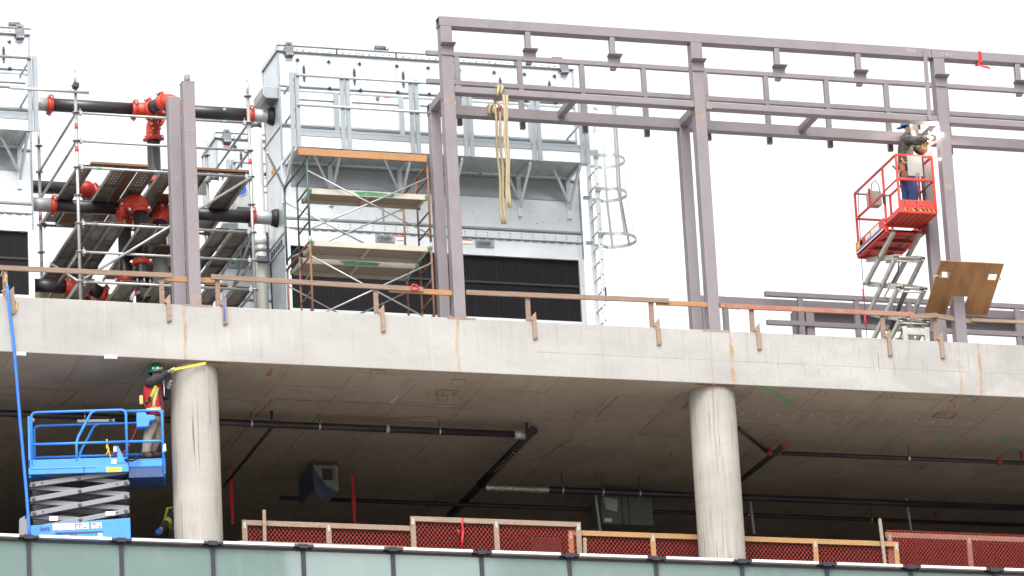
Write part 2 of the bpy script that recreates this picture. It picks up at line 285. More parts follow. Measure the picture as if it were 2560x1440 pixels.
    def build(s, name, mats, parent=None, label=None, cat=None, group=None, kind=None, bevel=0, local=False):
        if not isinstance(mats, (list, tuple)): mats = [mats]
        if parent is not None: org = ORG[parent.name]
        else:
            lo = Vector((min(v.x for v in s.v), min(v.y for v in s.v), min(v.z for v in s.v))); hi = Vector((max(v.x for v in s.v), max(v.y for v in s.v), max(v.z for v in s.v)))
            org = Vector(((lo.x+hi.x)/2, (lo.y+hi.y)/2, lo.z))
            if kind == 'structure': org = Vector((0, 0, 0))
        me = bpy.data.meshes.new(name); me.from_pydata([v-org for v in s.v], [], s.f)
        for k in mats: me.materials.append(MT[k])
        me.polygons.foreach_set('material_index', s.mi); me.polygons.foreach_set('use_smooth', s.sm); me.update()
        o = bpy.data.objects.new(name, me); COL.objects.link(o)
        if parent is not None: o.parent = parent; ORG[o.name] = org
        else: o.location = org; ORG[o.name] = org
        if bevel:
            b = o.modifiers.new('bevel', 'BEVEL'); b.width = bevel; b.segments = 2; b.limit_method = 'ANGLE'
        tag(o, label, cat, group, kind); return o
ORG = {}
def tag(o, label=None, cat=None, group=None, kind=None):
    for k, v in (('label', label), ('category', cat), ('group', group), ('kind', kind)):
        if v: o[k] = v
def thing(name, loc, label, cat, group=None, rz=0, local=False):
    o = bpy.data.objects.new(name, None); COL.objects.link(o); o.location = loc; o.rotation_euler = (0, 0, rz); o.empty_display_size = .2
    tag(o, label, cat, group); ORG[o.name] = Vector((0, 0, 0)) if local else Vector(loc); return o
def dup(o, off, label=None, parent=None):
    c = o.copy(); COL.objects.link(c)
    if parent is None: c.location = o.location+Vector(off)
    else: c.parent = parent
    for ch in list(o.children): dup(ch, off, None, c)
    if label: c['label'] = label
    ORG[c.name] = ORG[o.name]+Vector(off); return c
def text(name, s, p, ex, ey, size, matk, parent, depth=.002, label=None):
    "lettering lying in the plane spanned by ex, ey with its lower left corner at p"
    cu = bpy.data.curves.new(name, 'FONT'); cu.body = s; cu.size = size; cu.extrude = depth
    tmp = bpy.data.objects.new('tmp', cu); COL.objects.link(tmp)
    me = bpy.data.meshes.new_from_object(tmp.evaluated_get(bpy.context.evaluated_depsgraph_get())); bpy.data.objects.remove(tmp)
    ex, ey = Vector(ex).normalized(), Vector(ey).normalized(); ez = ex.cross(ey)
    m = Matrix((ex, ey, ez)).transposed().to_4x4(); m.translation = Vector(p)-ORG[parent.name]; me.transform(m)
    me.materials.clear(); me.materials.append(MT[matk]); o = bpy.data.objects.new(name, me); COL.objects.link(o); o.parent = parent; ORG[o.name] = ORG[parent.name]; tag(o, label); return o
EX, EY, EZ = Vector((1, 0, 0)), Vector((0, 1, 0)), Vector((0, 0, 1))
V = Vector

# ============================================================ setting
GZ = -29.2
MB().add([(-900,-700,GZ),(900,-700,GZ),(900,1500,GZ),(-900,1500,GZ)], [(0,1,2,3)]).build('ground', 'ground', kind='structure')
MB().add([(-300,-88,GZ+.004),(300,-88,GZ+.004),(300,-74,GZ+.004),(-300,-74,GZ+.004)], [(0,1,2,3)]).build('road', 'road', kind='structure')

# ============================================================ concrete building
SB = -.98                                   # underside of the roof slab
FL = -4.62                                  # floor of the storey below
bld = thing('concrete_building', (0, 6, GZ), 'unfinished concrete building with a thick pale roof slab, round columns and a glass band below', 'building')
m = MB(); m.cur = 1; m.box((-16, .0, SB), (16, 13.5, -.0)); slab = None
for i, f in enumerate(m.f):
    m.mi[i] = 1 if i == 0 else 0            # face 0 is the underside
m.cur = 0
slab = m.build('roof_slab', ['cface', 'soffit'], bld, bevel=.012)
for cx in (-5.565, 3.742, 13.05):
    m = MB(); m.smooth = True
    n = 48; vs = []; fs = []
    for k in range(n):
        a = 2*math.pi*k/n; r = .408
        for z in (FL, SB-.10, SB-.03, SB): vs.append((cx+(r-(.012 if z > SB-.05 else 0))*math.cos(a), .465+(r-(.012 if z > SB-.05 else 0))*math.sin(a), z))
    for k in range(n):
        for j in range(3): fs.append((4*k+j, 4*((k+1) % n)+j, 4*((k+1) % n)+j+1, 4*k+j+1))
    m.add(vs, fs); m.build('concrete_column', 'ccol', bld)
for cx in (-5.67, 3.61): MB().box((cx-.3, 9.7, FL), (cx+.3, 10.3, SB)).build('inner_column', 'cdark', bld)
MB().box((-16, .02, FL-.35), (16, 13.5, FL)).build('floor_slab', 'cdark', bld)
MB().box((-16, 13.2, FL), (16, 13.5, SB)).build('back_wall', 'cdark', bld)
for x in (-16, 15.8): MB().box((x, 1.0, FL), (x+.2, 13.2, SB)).build('light_block_wall', 'cdark', bld)  # unseen side walls, added to block light into the storey
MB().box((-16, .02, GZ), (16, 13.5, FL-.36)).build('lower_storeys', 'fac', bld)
# construction joints and drips on the slab edge
for x in (-5.0, -4.62, 3.62): MB().box((x-.003, -.0015, SB+.05), (x+.003, .004, -.02)).build('pour_joint', 'ccol', bld)
# form plates left on the lower edge
for (px, py) in ((50, 884), (278, 892)):
    p = at(px, py, -.01); m = MB(); m.box((p.x-.10, -.03, p.z-.035), (p.x+.10, -.002, p.z+.03)); m.box((p.x-.12, -.02, p.z-.04), (p.x-.02, -.002, p.z+.03)); m.build('form_plate', 'plateg', bld)
# soffit marks: points on the plane of the underside
def under(px, py, z=SB-.004):
    d = ray(px, py); return CAM + d*((z-CAM.z)/d.z)
def mark(name, pts, w, mk, jag=0.0):
    "a sprayed or chalked stroke: one connected strip with a ragged width"
    P_ = [under(*p) for p in pts]; q = []
    for a, b in zip(P_, P_[1:]):
        k = max(2, int((b-a).length/.08)) if jag else 1
        q += [a+(b-a)*i/k for i in range(k)]
    q.append(P_[-1]); m = MB(); vs = []
    for i, p in enumerate(q):
        d = (q[min(i+1, len(q)-1)]-q[max(i-1, 0)]).normalized(); s_ = V((-d.y, d.x, 0)); ww = w*(1+jag*random.uniform(-.8, .5)); o = s_*random.uniform(-1, 1)*w*jag*.35
        vs += [p+o-s_*ww/2, p+o+s_*ww/2]
    m.add(vs, [(2*i, 2*i+2, 2*i+3, 2*i+1) for i in range(len(q)-1)]); m.build(name, mk, bld)
for pts, w in (([(640, 1042), (682, 998)], .05), ([(682, 998), (900, 1006), (1175, 1022)], .04), ([(668, 940), (682, 922)], .09), ([(578, 1115), (620, 1066)], .04), ([(1148, 1038), (960, 1047), (800, 1042)], .03),
      ([(1088, 988), (1094, 974), (1145, 977), (1132, 991)], .05), ([(1490, 1042), (1545, 990)], .05), ([(1430, 1048), (1448, 1028)], .04), ([(1485, 1054), (1524, 1048)], .05), ([(1345, 1148), (1430, 1098)], .04),
      ([(0, 968), (90, 972), (190, 976)], .04), ([(150, 1018), (196, 978)], .04), ([(2330, 1042), (2346, 1030), (2392, 1032), (2378, 1046), (2330, 1042)], .07), ([(2372, 1006), (2396, 990)], .06), ([(2432, 1006), (2448, 994)], .06), ([(1705, 1022), (1722, 1006)], .07), ([(2140, 1150), (2180, 1142)], .12), ([(1100, 1240), (1040, 1290)], .05)):
    mark('spray_line', pts, w, 'redmark', .5)
for pts, w in (([(1902, 966), (1940, 985), (1990, 1020)], .10), ([(2500, 1098), (2550, 1130)], .10), ([(2350, 1098), (2362, 1130)], .09), ([(1905, 1180), (1930, 1178)], .08)): mark('green_spray_line', pts, w, 'greenmark', .9)
for i in range(14): mark('chalk_dash', [(1852+i*43.5, 1032+i*2.3+(4 if i < 4 else 0)), (1858+i*43.5, 1027+i*2.3+(4 if i < 4 else 0))], .02, 'whitemark')
for pts in ([(1070, 1015), (1128, 1017)], [(1023, 1050), (1098, 1052)], [(665, 1010), (684, 996)], [(975, 1008), (995, 990)], [(640, 1110), (664, 1086)]): mark('chalk_line', pts, .03, 'whitemark')
for (px, py, w_) in ((1157, 932, 20), (1146, 949, 18), (1119, 976, 12), (1106, 989, 12), (2352, 1036, 12), (2418, 992, 14), (945, 925, 20)):   # bent ties sticking out of the underside
    a, b = under(px-w_, py), under(px+w_, py); MB().path([a-EZ*.09, a, b, b-EZ*.09], .006, 5).build('bent_tie', 'rust', bld)
for (px, py) in ((2024, 976), (2064, 978), (2230, 986), (2385, 1008), (1676, 1130), (700, 1046)):
    a = under(px, py); MB().tube(a, a-EZ*.08, .006, 5).build('bent_tie', 'rust', bld)
# dark bits left where the columns meet the soffit
for cx in (-5.25, 3.45, 3.85):
    MB().box((cx-.16, .02, SB-.012), (cx+.16, .08, SB-.001)).build('form_strip', 'rust', bld)

# glass band at the bottom of the picture
GX = [-8.599-1.5553*2 + 1.5583*i for i in range(17)]
ZT = -4.19
for i in range(len(GX)-1):
    x0, x1 = GX[i], GX[i+1]
    if x0 > 12 : break
    w = MB().box((x0+.03, -.085, -6.2), (x1-.03, -.06, ZT-.10)).build('window', 'glass', bld)
    MB().box((x0+.17, -.18, ZT-.042), (x1-.17, .05, ZT+.005)).build('cap_rail', 'cap', w)
    mm_ = MB(); mm_.box((x0-.035, -.115, -6.2), (x0+.035, -.055, ZT-.062)); mm_.box((x0-.165, -.17, ZT-.05), (x0+.165, .04, ZT-.008)); mm_.box((x0-.09, -.20, ZT-.075), (x0+.06, -.17, ZT+.0)); mm_.build('mullion', 'mull', w)
    MB().box((x0+.03, -.10, ZT-.10), (x1-.03, -.02, ZT-.058)).build('gasket', 'mull', w)
# ============================================================ steel roof frame
CX = [-5.594, -.915, 3.733, 8.381]
YF0, YF1 = .03, .24
fr = thing('steel_frame', (1.4, .14, 0), 'grey primed steel frame of square columns and long beams along the roof edge', 'steel frame')
def part(m, n, mk='steel', b=.012, p=None): return m.build(n, mk, p or fr, bevel=b)
zt0, zt1 = 5.42, 5.595                       # top beam
zc0, zc1 = 4.178, 4.297                      # lower chord
for i in (1, 2, 3): part(MB().beam((CX[i], .135, 0), (CX[i], .135, zt0), .21, .21), 'column')
x0 = at(1097, 40, .03).x
part(MB().beam((x0, .135, (zt0+zt1)/2), (CX[3]-.14, .135, (zt0+zt1)/2), .21, zt1-zt0, hollow=True), 'top_beam', b=0.01)
part(MB().beam((CX[3]-.13, .135, (zt0+zt1)/2), (16, .135, (zt0+zt1)/2), .21, zt1-zt0), 'top_beam')
for a, b in ((CX[1]+.107, CX[2]-.107), (CX[2]+.107, CX[3]-.107), (CX[3]+.107, 16)): part(MB().box((a, .04, zc0), (b, .23, zc1)), 'lower_chord')
# back row
YR = .93
for i in (1, 2, 3): part(MB().beam((CX[i]+.01, YR+.1, 0), (CX[i]+.01, YR+.1, zc0), .19, .19), 'column')
xr0 = CX[1]-.10
part(MB().beam((xr0, YR+.09, 4.205), (16, YR+.09, 4.205), .18, .185, hollow=True), 'back_chord', b=.012)
part(MB().box((xr0+.25, YR+.20, 4.20), (16, YR+.36, 4.32)), 'back_chord')
for i in (1, 2, 3): part(MB().beam((CX[i], .24, 4.225), (CX[i], YR, 4.225), .16, .15), 'cross_beam')
for x in (at(1432, 262, .24).x, at(2038, 300, .24).x, at(1432, 262, .24).x+2*(at(2038, 300, .24).x-at(1432, 262, .24).x)): part(MB().beam((x, .23, 4.237), (x, YR, 4.237), .12, .115), 'cross_beam')
# back rail frame
Y3 = 1.3
for z, xa in ((5.415, at(1066, 125, Y3).x), (4.875, at(1068, 197, Y3).x)): part(MB().beam((xa, Y3+.04, z), (16, Y3+.04, z), .08, .085, hollow=True), 'rail', b=.008)
for i in range(9):
    x = -.34+1.169*i
    part(MB().box((x-.045, Y3, 4.918), (x+.045, Y3+.08, 5.372)), 'rail_post', b=.006); part(MB().box((x-.045, Y3, 4.07), (x+.045, Y3+.08, 4.832)), 'rail_post', b=.006)
# hangers and seats under the top beam
hx = [.593, 2.159, 5.262, 6.818, 9.919, 11.48]
def seat(x, z):
    m = MB(); m.box((x-.115, YF0-.022, z-.165), (x+.115, YF0-.002, z)); m.prism([(x-.13, YF0-.002, z+.001), (x-.13, YF0-.13, z+.03), (x-.13, YF0-.13, z+.045), (x-.13, YF0-.002, z+.018)], (.26, 0, 0)); return part(m, 'seat_bracket', b=0)
for x in hx:
    part(MB().beam((x, .09, 4.80), (x, .09, zt0), .10, .10), 'hanger'); seat(x, 5.01)
for x in CX[1:]: seat(x, 5.03)
# weld rings and rust on the columns
for i, z in ((1, 4.05), (2, 4.05), (3, 4.02)):
    m = MB(); m.box((CX[i]-.112, YF0-.003, z), (CX[i]+.112, YF1+.003, z+.012)); part(m, 'weld_seam', 'rustspot' if i < 3 else 'steel', 0)
for i, z, w_, h_ in ((1, 4.062, .11, .10), (2, 4.06, .11, .14), (2, 2.75, .07, .05), (3, 3.05, .075, .16), (1, 2.1, .03, .05), (2, 4.2, .07, .06)):
    m = MB(); m.box((CX[i]-w_, YF0-.0015, z-h_), (CX[i]+w_*.7, YF0+.001, z)); part(m, 'rust_patch', 'rustspot', 0)
for i in (1, 2): part(MB().box((CX[i]-.25, -.004, -.025), (CX[i]+.26, .30, .012)), 'base_plate', 'rustspot', 0)
part(MB().box((CX[2]+.11, YF0+.005, 4.16), (CX[2]+.22, YF0+.012, 4.3)), 'rust_patch', 'rustspot', 0)
a, b = at(2312, 128, -.0), at(2324, 298, -.0); part(MB().beam(a, b, .07, .025, up=(0, 1, 0)), 'temporary_strut', 'steel', 0)
text('chalk_number', '1030', at(2262, 131, YF0)+V((0, -.006, 0)), EX, EZ, .105, 'chalk', fr, .001, 'white chalk number 1030')
text('chalk_number', '10407', at(2346, 140, YF0)+V((0, -.006, 0)), EX, EZ, .115, 'chalk', fr, .001, 'white chalk number 10407')
# marker tape tied to the top beam
tp = at(2449, 128, YF0)
tag_t = thing('marker_tape', (tp.x, YF0, zt0), 'red printed tape tied round the top steel beam, its end fluttering', 'tape')
m = MB(); m.box((tp.x-.035, YF0-.006, zt0-.02), (tp.x+.035, YF0-.002, zt1+.003)); m.box((tp.x-.035, YF0-.006, zt0-.024), (tp.x+.035, YF1+.004, zt0-.02)); m.box((tp.x-.035, YF0-.006, zt1+.003), (tp.x+.035, YF1+.004, zt1+.006)); m.build('band', 'redstrap', tag_t)
pts = [V((tp.x-.02, YF0-.01, zt0-.02)), V((tp.x-.07, .0, zt0-.08)), V((tp.x-.02, .0, zt0-.10)), V((tp.x+.04, -.01, zt0-.13)), V((tp.x+.10, .0, zt0-.125)), V((tp.x+.16, .01, zt0-.15))]
m = MB()
for a, b in zip(pts, pts[1:]): m.beam(a, b, .012, .035)
m.build('loose_end', 'redstrap', tag_t)
text('lettering', 'R DON', V((tp.x-.018, YF0-.008, zt1-.005)), -EZ, EX, .045, 'ink', tag_t, .0005)
# separate pair of short columns on the left
for Y_, px, py, topy, n, lab in ((.03, 489.5, 758, 203, 1, 'grey steel column with a round pipe stub on its top, rust stained at the base'), (YR+.02, 452, 758, 240, 0, 'slightly shorter grey steel column behind the stub topped one')):
    x = -5.594 if n else -5.625; zt = at(px-22, topy, Y_).z
    c = thing('steel_column', (x, Y_+.1, 0), lab, 'steel column', 'pair of loose steel columns')
    MB().beam((x, Y_+.105, 0), (x, Y_+.105, zt), .21, .21).build('shaft', 'steel', c, bevel=.012)
    if n:
        m = MB(); m.tube((x+.0, Y_+.105, zt), (x+.0, Y_+.105, zt+.15), .05, 16); m.build('pipe_stub', 'steel', c)
        MB().box((x-.11, Y_-.003, zt-.012), (x+.11, Y_+.21, zt+.004)).build('cap_edge', 'rustspot', c)
        MB().box((x-.25, -.004, -.02), (x+.27, Y_+.26, .012)).build('base_plate', 'rustspot', c)
        for dx, z, w_, h_ in ((-.04, 3.6, .04, .03), (.05, 3.55, .04, .04), (.0, 3.2, .08, .05), (.06, 2.2, .03, .2), (0, .2, .1, .18), (.07, 1.5, .025, .5)):
            MB().box((x+dx-w_, Y_-.0025, z-h_), (x+dx+w_, Y_+.001, z)).build('rust_patch', 'rustspot', c)
    else:
        for dx, z, w_, h_ in ((.0, 2.7, .04, .12), (.05, 1.5, .03, .1)): MB().box((x+dx-w_, Y_-.0025, z-h_), (x+dx+w_, Y_+.001, z)).build('rust_patch', 'rustspot', c)

# second frame standing low on the roof behind the lift
YB = 4.0
f2 = thing('steel_frame', (8, YB, .3), 'low grey steel rail frame on the roof behind the red lift', 'steel frame')
p0 = at(1745, 748, YB+.25); part(MB().beam((p0.x, YB+.35, p0.z+.0), (16, YB+.35, p0.z), .2, .17), 'chord', p=f2)
za, zb = at(1913, 733, YB).z, at(1918, 804, YB).z
part(MB().beam((at(1913, 725, YB).x, YB+.04, za), (16, YB+.04, za), .08, .09, hollow=True), 'rail', b=.008, p=f2)
part(MB().beam((at(1918, 796, YB).x, YB+.04, zb), (16, YB+.04, zb), .08, .09, hollow=True), 'rail', b=.008, p=f2)
q0 = at(2010, 790, YB+.5); part(MB().beam((q0.x-.2, YB+.6, q0.z), (16, YB+.6, q0.z), .2, .2), 'chord', p=f2)
for px in (2005, 2145, 2276, 2402, 2545):
    x = at(px, 790, YB).x; part(MB().box((x-.05, YB+.004, .5), (x+.05, YB+.076, za-.045)), 'rail_post', b=.006, p=f2)
for px, Y_ in ((1992, YB+.3), (2022, YB+.12), (2330, YB+.3), (2550, YB+.12)):
    x = at(px, 790, Y_).x; part(MB().beam((x, Y_, .0), (x, Y_, at(px, 780, Y_).z), .16, .16), 'column', p=f2)
for px in (1760, 1812):
    x = at(px, 760, YB+.3).x
    part(MB().beam((x, YB+.3, .2), (x, YB+.3, p0.z-.09), .1, .1), 'rail_post', p=f2)
# rope slings over the lower chord
def sling2(lab, Y_, ztop, depth, loops, strands, tagpx=None):
    t = thing('rope_sling', at(strands[0][0], strands[0][1], Y_), lab, 'rope sling', 'rope slings hung over the frame')
    for px, yb in loops:
        x = at(px, 240, Y_).x; zb_ = at(px, yb, Y_).z
        MB().path([(x-.03, Y_-.05, zb_), (x-.02, Y_-.055, (zb_+ztop)/2), (x, Y_-.045, ztop-.01), (x+.01, Y_+.0, ztop+.045), (x+.015, Y_+depth*.5, ztop+.05), (x+.02, Y_+depth, ztop+.03), (x+.02, Y_+depth+.05, ztop-.06), (x+.02, Y_+depth+.05, zb_)], .026, 8).build('loop', 'rope', t)
    for k, (x0_, y0_, x1_, y1_, r) in enumerate(strands):
        a, b = at(x0_, y0_, Y_-.07), at(x1_, y1_, Y_-.07); q = [a+(b-a)*i/16+V((math.sin(i*.8+k)*.010, math.cos(i*.9+k)*.008, 0)) for i in range(17)]
        MB().path(q, [r*(1+.13*math.sin(i*2.3+k)) for i in range(17)], 8).build('hanging_strand', 'rope', t)
    return t
sling2('tan rope sling looped over the front chord, two strands hanging shorter', .03, 4.297, .21, [(1246, 242), (1255, 240)], [(1259, 236, 1270, 518, .024), (1266, 238, 1275, 520, .024)])
s2 = sling2('longer tan rope sling with a red tag looped over the back chord', YR, 4.30, .18, [(1222, 288), (1232, 286)], [(1237, 262, 1256, 560, .025), (1248, 268, 1262, 560, .025)])
p = at(1247, 262, YR-.1); MB().path([at(1234, 258, YR-.08), at(1241, 256, YR-.1), at(1247, 262, YR-.1), at(1250, 274, YR-.1)], .024, 8).build('loop', 'rope', s2)
MB().box((p.x+.0, p.y-.05, p.z-.08), (p.x+.05, p.y-.02, p.z-.03)).build('red_tag', 'redstrap', s2)

# ============================================================ cooling towers
YT = 3.62; XL, XR = -3.008, 2.612; ZB, ZTOP = 1.28, 6.295; YBK = YT+1.06
def T(px, py): p = at(px, py, YT); return p.x, p.z
tw = thing('cooling_tower', (XL, YT, ZB), 'galvanised cooling tower in the middle, fully in view behind the pipe frame scaffold', 'cooling tower', 'galvanised cooling towers')
def tp_(m, n, k='galvd', b=0, lab=None): return m.build(n, k, tw, label=lab, bevel=b)
MB().box((XL, YT, 2.50), (XR, YBK, 6.19)).build('casing', 'galv', tw)
m = MB(); m.box((XL, YT+.05, .05), (XR, YBK, 2.50)); m.build('louver', 'louver', tw)
m = MB()
for x in (XL, XR-.10): m.box((x, YT-.012, .0), (x+.10, YT+.06, 2.82))
m.box((XL+.1, YT-.012, 2.475), (XR-.1, YT+.06, 2.53)); m.box((XL+.1, YT-.012, 1.20), (XR-.1, YT+.06, 1.29)); m.box((XL+.04, YBK-.1, .0), (XL+.2, YBK+.02, 2.6))
tp_(m, 'louver_frame', 'galv')
MB().box((XL+.11, YT+.03, 1.96), (XR-.11, YT+.06, 2.0)).build('louver_bar', 'black', tw)
# left flank below the casing
MB().box((XL-.004, YT+.07, .0), (XL+.05, YBK-.12, 2.49)).build('flank_panel', 'galvd', tw)
m = MB()
for i in range(5): m.box((XL-.012, YT+.16+i*.17, 2.52), (XL-.003, YT+.26+i*.17, 2.64))
tp_(m, 'flank_slots', 'dark')
m = MB(); m.box((XL-.02, YT-.02, 2.46), (XL+.0, YBK, 2.50)); m.box((XL-.02, YT-.02, 2.70), (XL+.0, YBK, 2.73)); tp_(m, 'flank_rail')
# top channel with a row of round holes
m = MB(); m.box((XL-.02, YT-.05, 6.195), (XR+.02, YT+.03, 6.295)); m.box((XL-.02, YT-.05, 6.195), (XL+.03, YBK, 6.295)); tp_(m, 'top_channel', 'galv')
m = MB(); m.box((XL-.02, YT-.058, 6.18), (XR+.02, YT-.05, 6.196)); m.box((XL-.02, YT-.07, 6.288), (XR+.02, YT-.045, 6.300)); m.box((XL-.03, YT-.05, 6.18), (XL-.018, YBK, 6.196)); tp_(m, 'channel_lip', 'galvk')
m = MB(); i = 0; x = XL+.10
while x < XR-.1:
    m.ball((x, YT-.0505, 6.222+random.uniform(-.006, .008)), .022*random.uniform(.75, 1.15), .0025, .017, 10, 4); x += .125+random.uniform(-.01, .012)
tp_(m, 'channel_holes', 'galvk')
m = MB()
for px in (842, 990, 1286): x = at(px, 130, YT-.06).x; m.box((x-.012, YT-.066, 6.19), (x+.012, YT-.05, 6.29))
tp_(m, 'splice_gap', 'dark')
# horizontal standing seams
for z, h, k in ((5.515, .020, 'galvk'), (5.43, .028, 'galvd'), (4.765, .035, 'galvd'), (4.735, .010, 'galvk'), (3.995, .03, 'galvd'), (3.975, .012, 'galvk'), (2.985, .035, 'galvd'), (2.962, .014, 'galvk'), (2.80, .012, 'galvk')):
    MB().box((XL-.008, YT-.022, z), (XR+.008, YT+.0, z+h)).build('seam', k, tw)
MB().box((XL+.0, YT-.014, 2.82), (XR, YT+.0, 2.955)).build('band', 'galv', tw)
x = XL+.2
while x < XR-.1: tp_(MB().box((x, YT-.026, 2.785), (x+.10, YT-.004, 2.803)), 'band_tab', 'galvk'); x += .165
# vertical seams
for px, py0, py1 in ((953, 432, 555), (1200, 415, 445)):
    xa, za = T(px, py0); xb, zb_ = T(px, py1); MB().box((xa-.02, YT-.016, zb_), (xa+.02, YT+.0, za)).build('seam', 'galvd', tw)
for x in (XL-.006, XR-.03): MB().box((x, YT-.02, 2.5), (x+.036, YT+.002, 6.18)).build('corner_trim', 'galvd', tw)
MB().box((XL-.008, YBK-.03, 2.5), (XL+.01, YBK+.006, 6.2)).build('corner_trim', 'galvd', tw)
m = MB()
for z in (3.99, 4.72): m.box((XL-.014, YT, z), (XL, YBK, z+.02))
tp_(m, 'flank_seam', 'galvk')
# panels below the doors
for (pa, pb) in (((748, 220), (836, 253)), ((877, 228), (996, 262)), ((1048, 240), (1130, 268)), ((1180, 250), (1300, 280)), ((1345, 262), (1425, 290))):
    x0_, z1_ = T(*pa); x1_, z0_ = T(*pb); MB().box((x0_, YT-.012, z0_), (x1_, YT, z1_-.03)).build('panel', 'galv', tw); MB().box((x0_, YT-.016, z0_-.018), (x1_+.02, YT-.002, z0_)).build('panel_edge', 'galvk', tw)
for px in (840, 1002, 1163, 1325): # wall stiffeners behind the catwalk
    x_, _ = T(px, 290); MB().box((x_-.045, YT-.07, 4.16), (x_+.045, YT, 5.42)).build('stiffener', 'galvd', tw)
# access doors with star knobs and handles
for (xa, ya, xb, yb_) in ((740, 149, 901, 224), (988, 164, 1150, 238), (1231, 180, 1388, 252)):
    x0_, z1_ = T(xa, ya); x1_, _ = T(xb, ya); z0_ = z1_-.545
    d = MB().box((x0_, YT-.010, z0_), (x1_, YT, z1_)).build('access_door', 'galvp', tw)  # darker copy of the sheet, door shading put into its colour
    m = MB(); m.box((x0_-.006, YT-.006, z0_-.008), (x0_, YT, z1_)); m.box((x1_, YT-.006, z0_-.008), (x1_+.006, YT, z1_)); m.box((x0_, YT-.006, z0_-.014), (x1_, YT, z0_)); m.build('door_edge', 'galvk', d)
    for fx in (.02, .5, .98):
        for zz in (z1_-.01, z0_+.02):
            c = V((x0_+(x1_-x0_)*fx, YT-.02, zz)); m = MB(); pts = []
            for k in range(10):
                a = math.pi/2+k*math.pi/5+.2; r = .042 if k % 2 == 0 else .015; pts.append((c.x+r*math.cos(a), c.y, c.z+r*math.sin(a)))
            m.prism(pts[::-1], (0, -.02, 0)); m.build('star_knob', 'black', d)
    for fx in (.11, .89):
        x = x0_+(x1_-x0_)*fx; m = MB(); m.box((x-.022, YT-.035, z1_-.36), (x+.022, YT-.008, z1_-.16)); m.box((x-.012, YT-.04, z1_-.42), (x+.012, YT-.008, z1_-.12)); m.build('door_handle', 'dark', d)
# lifting lugs with red warning labels, and fan motors on top
for px, py in ((720, 118), (1407, 158)):
    x_, _ = T(px, py); m = MB()
    m.prism([(x_-.085, YT-.07, 6.16), (x_+.085, YT-.07, 6.16), (x_+.085, YT-.07, 6.30), (x_+.05, YT-.06, 6.37), (x_-.05, YT-.06, 6.37), (x_-.085, YT-.07, 6.30)], (0, .03, 0))
    m.prism([(x_-.085, YT-.07, 6.22), (x_+.085, YT-.07, 6.22), (x_+.075, YT-.13, 6.12), (x_-.075, YT-.13, 6.12)], (0, .03, .0)); m.box((x_-.075, YT-.13, 6.08), (x_+.075, YT-.02, 6.12))
    l = m.build('lifting_lug', 'galvk', tw, bevel=.006)
    m = MB(); [m.ball((x_+dx, YT-.135, 6.10), .014, .01, .014, 8, 4) for dx in (-.045, 0, .045)]; m.build('bolt', 'bolt', l)
    m = MB(); m.box((x_-.03, YT-.076, 6.30), (x_+.03, YT-.068, 6.325)); m.build('eye', 'dark', l)
    xl, zl = T(px, py+27); w_ = MB().box((x_-.075, YT-.012, zl-.045), (x_+.075, YT-.001, zl-.01)).build('warning_label', 'sticker', tw)
    MB().box((x_-.073, YT-.014, zl-.01), (x_+.073, YT-.001, zl+.015)).build('red_strip', 'stred', w_); MB().box((x_-.073, YT-.0145, zl-.008), (x_-.053, YT-.001, zl+.013)).build('yellow_mark', 'styel', w_)
for px, py in ((950, 123), (1392, 148)):
    x = at(px, py, YT+.25).x; z = 6.42
    MB().path([(x-.10, YT+.25, z+.05), (x-.09, YT+.25, z+.05), (x+.09, YT+.25, z+.05), (x+.10, YT+.25, z+.05)], [.05, .06, .06, .05], 14).build('fan_motor', 'motor', tw)
    m = MB(); m.box((x-.12, YT+.18, 6.18), (x+.12, YT+.34, 6.42)); m.tube((x+.1, YT+.25, z+.05), (x+.16, YT+.25, z+.05), .025); m.build('motor_base', 'galvd', tw)
# other labels
for px, py, w_ in ((967, 247, 20), (1167, 603, 24), (1002, 594, 24)):
    x, z = T(px, py); e = w_/290; L = MB().box((x-e, YT-.018, z-.05), (x+e, YT-.012, z+.005)).build('warning_label', 'sticker', tw); MB().box((x-e, YT-.02, z+.005), (x+e, YT-.012, z+.03)).build('red_strip', 'stred', L)
x, z = T(1068, 417); m = MB().box((x-.05, YT-.03, z-.07), (x+.05, YT-.024, z+.07)).build('yellow_sign', 'styel', tw); MB().ball((x, YT-.031, z), .03, .003, .04, 10, 4).build('black_symbol', 'ink', m)
z = at(666, 430, YT+.6).z; m = MB().box((XL-.016, YT+.55, z-.07), (XL-.012, YT+.67, z+.07)).build('yellow_sign', 'styel', tw); MB().ball((XL-.017, YT+.61, z), .003, .03, .04, 10, 4).build('black_symbol', 'ink', m)
# slotted drive adjusters on the band
for px, py in ((962, 597), (1211, 610)):
    x, z = T(px, py); m = MB(); m.box((x-.18, YT-.022, z-.07), (x+.18, YT-.012, z+.07)); m.build('adjuster_plate', 'galvd', tw, bevel=.004)
    m = MB(); m.prism([(x-.13, YT-.03, z-.055), (x+.10, YT-.03, z-.045), (x+.13, YT-.03, z+.0), (x+.10, YT-.03, z+.05), (x-.13, YT-.03, z+.04), (x-.16, YT-.03, z)], (0, .012, 0)); m.ball((x, YT-.035, z), .025, .02, .025, 10, 5); m.build('adjuster_arm', 'galvk', tw)
    m = MB(); m.ball((x-.06, YT-.031, z), .025, .003, .012); m.ball((x+.06, YT-.031, z), .035, .003, .012); m.build('slot', 'dark', tw)
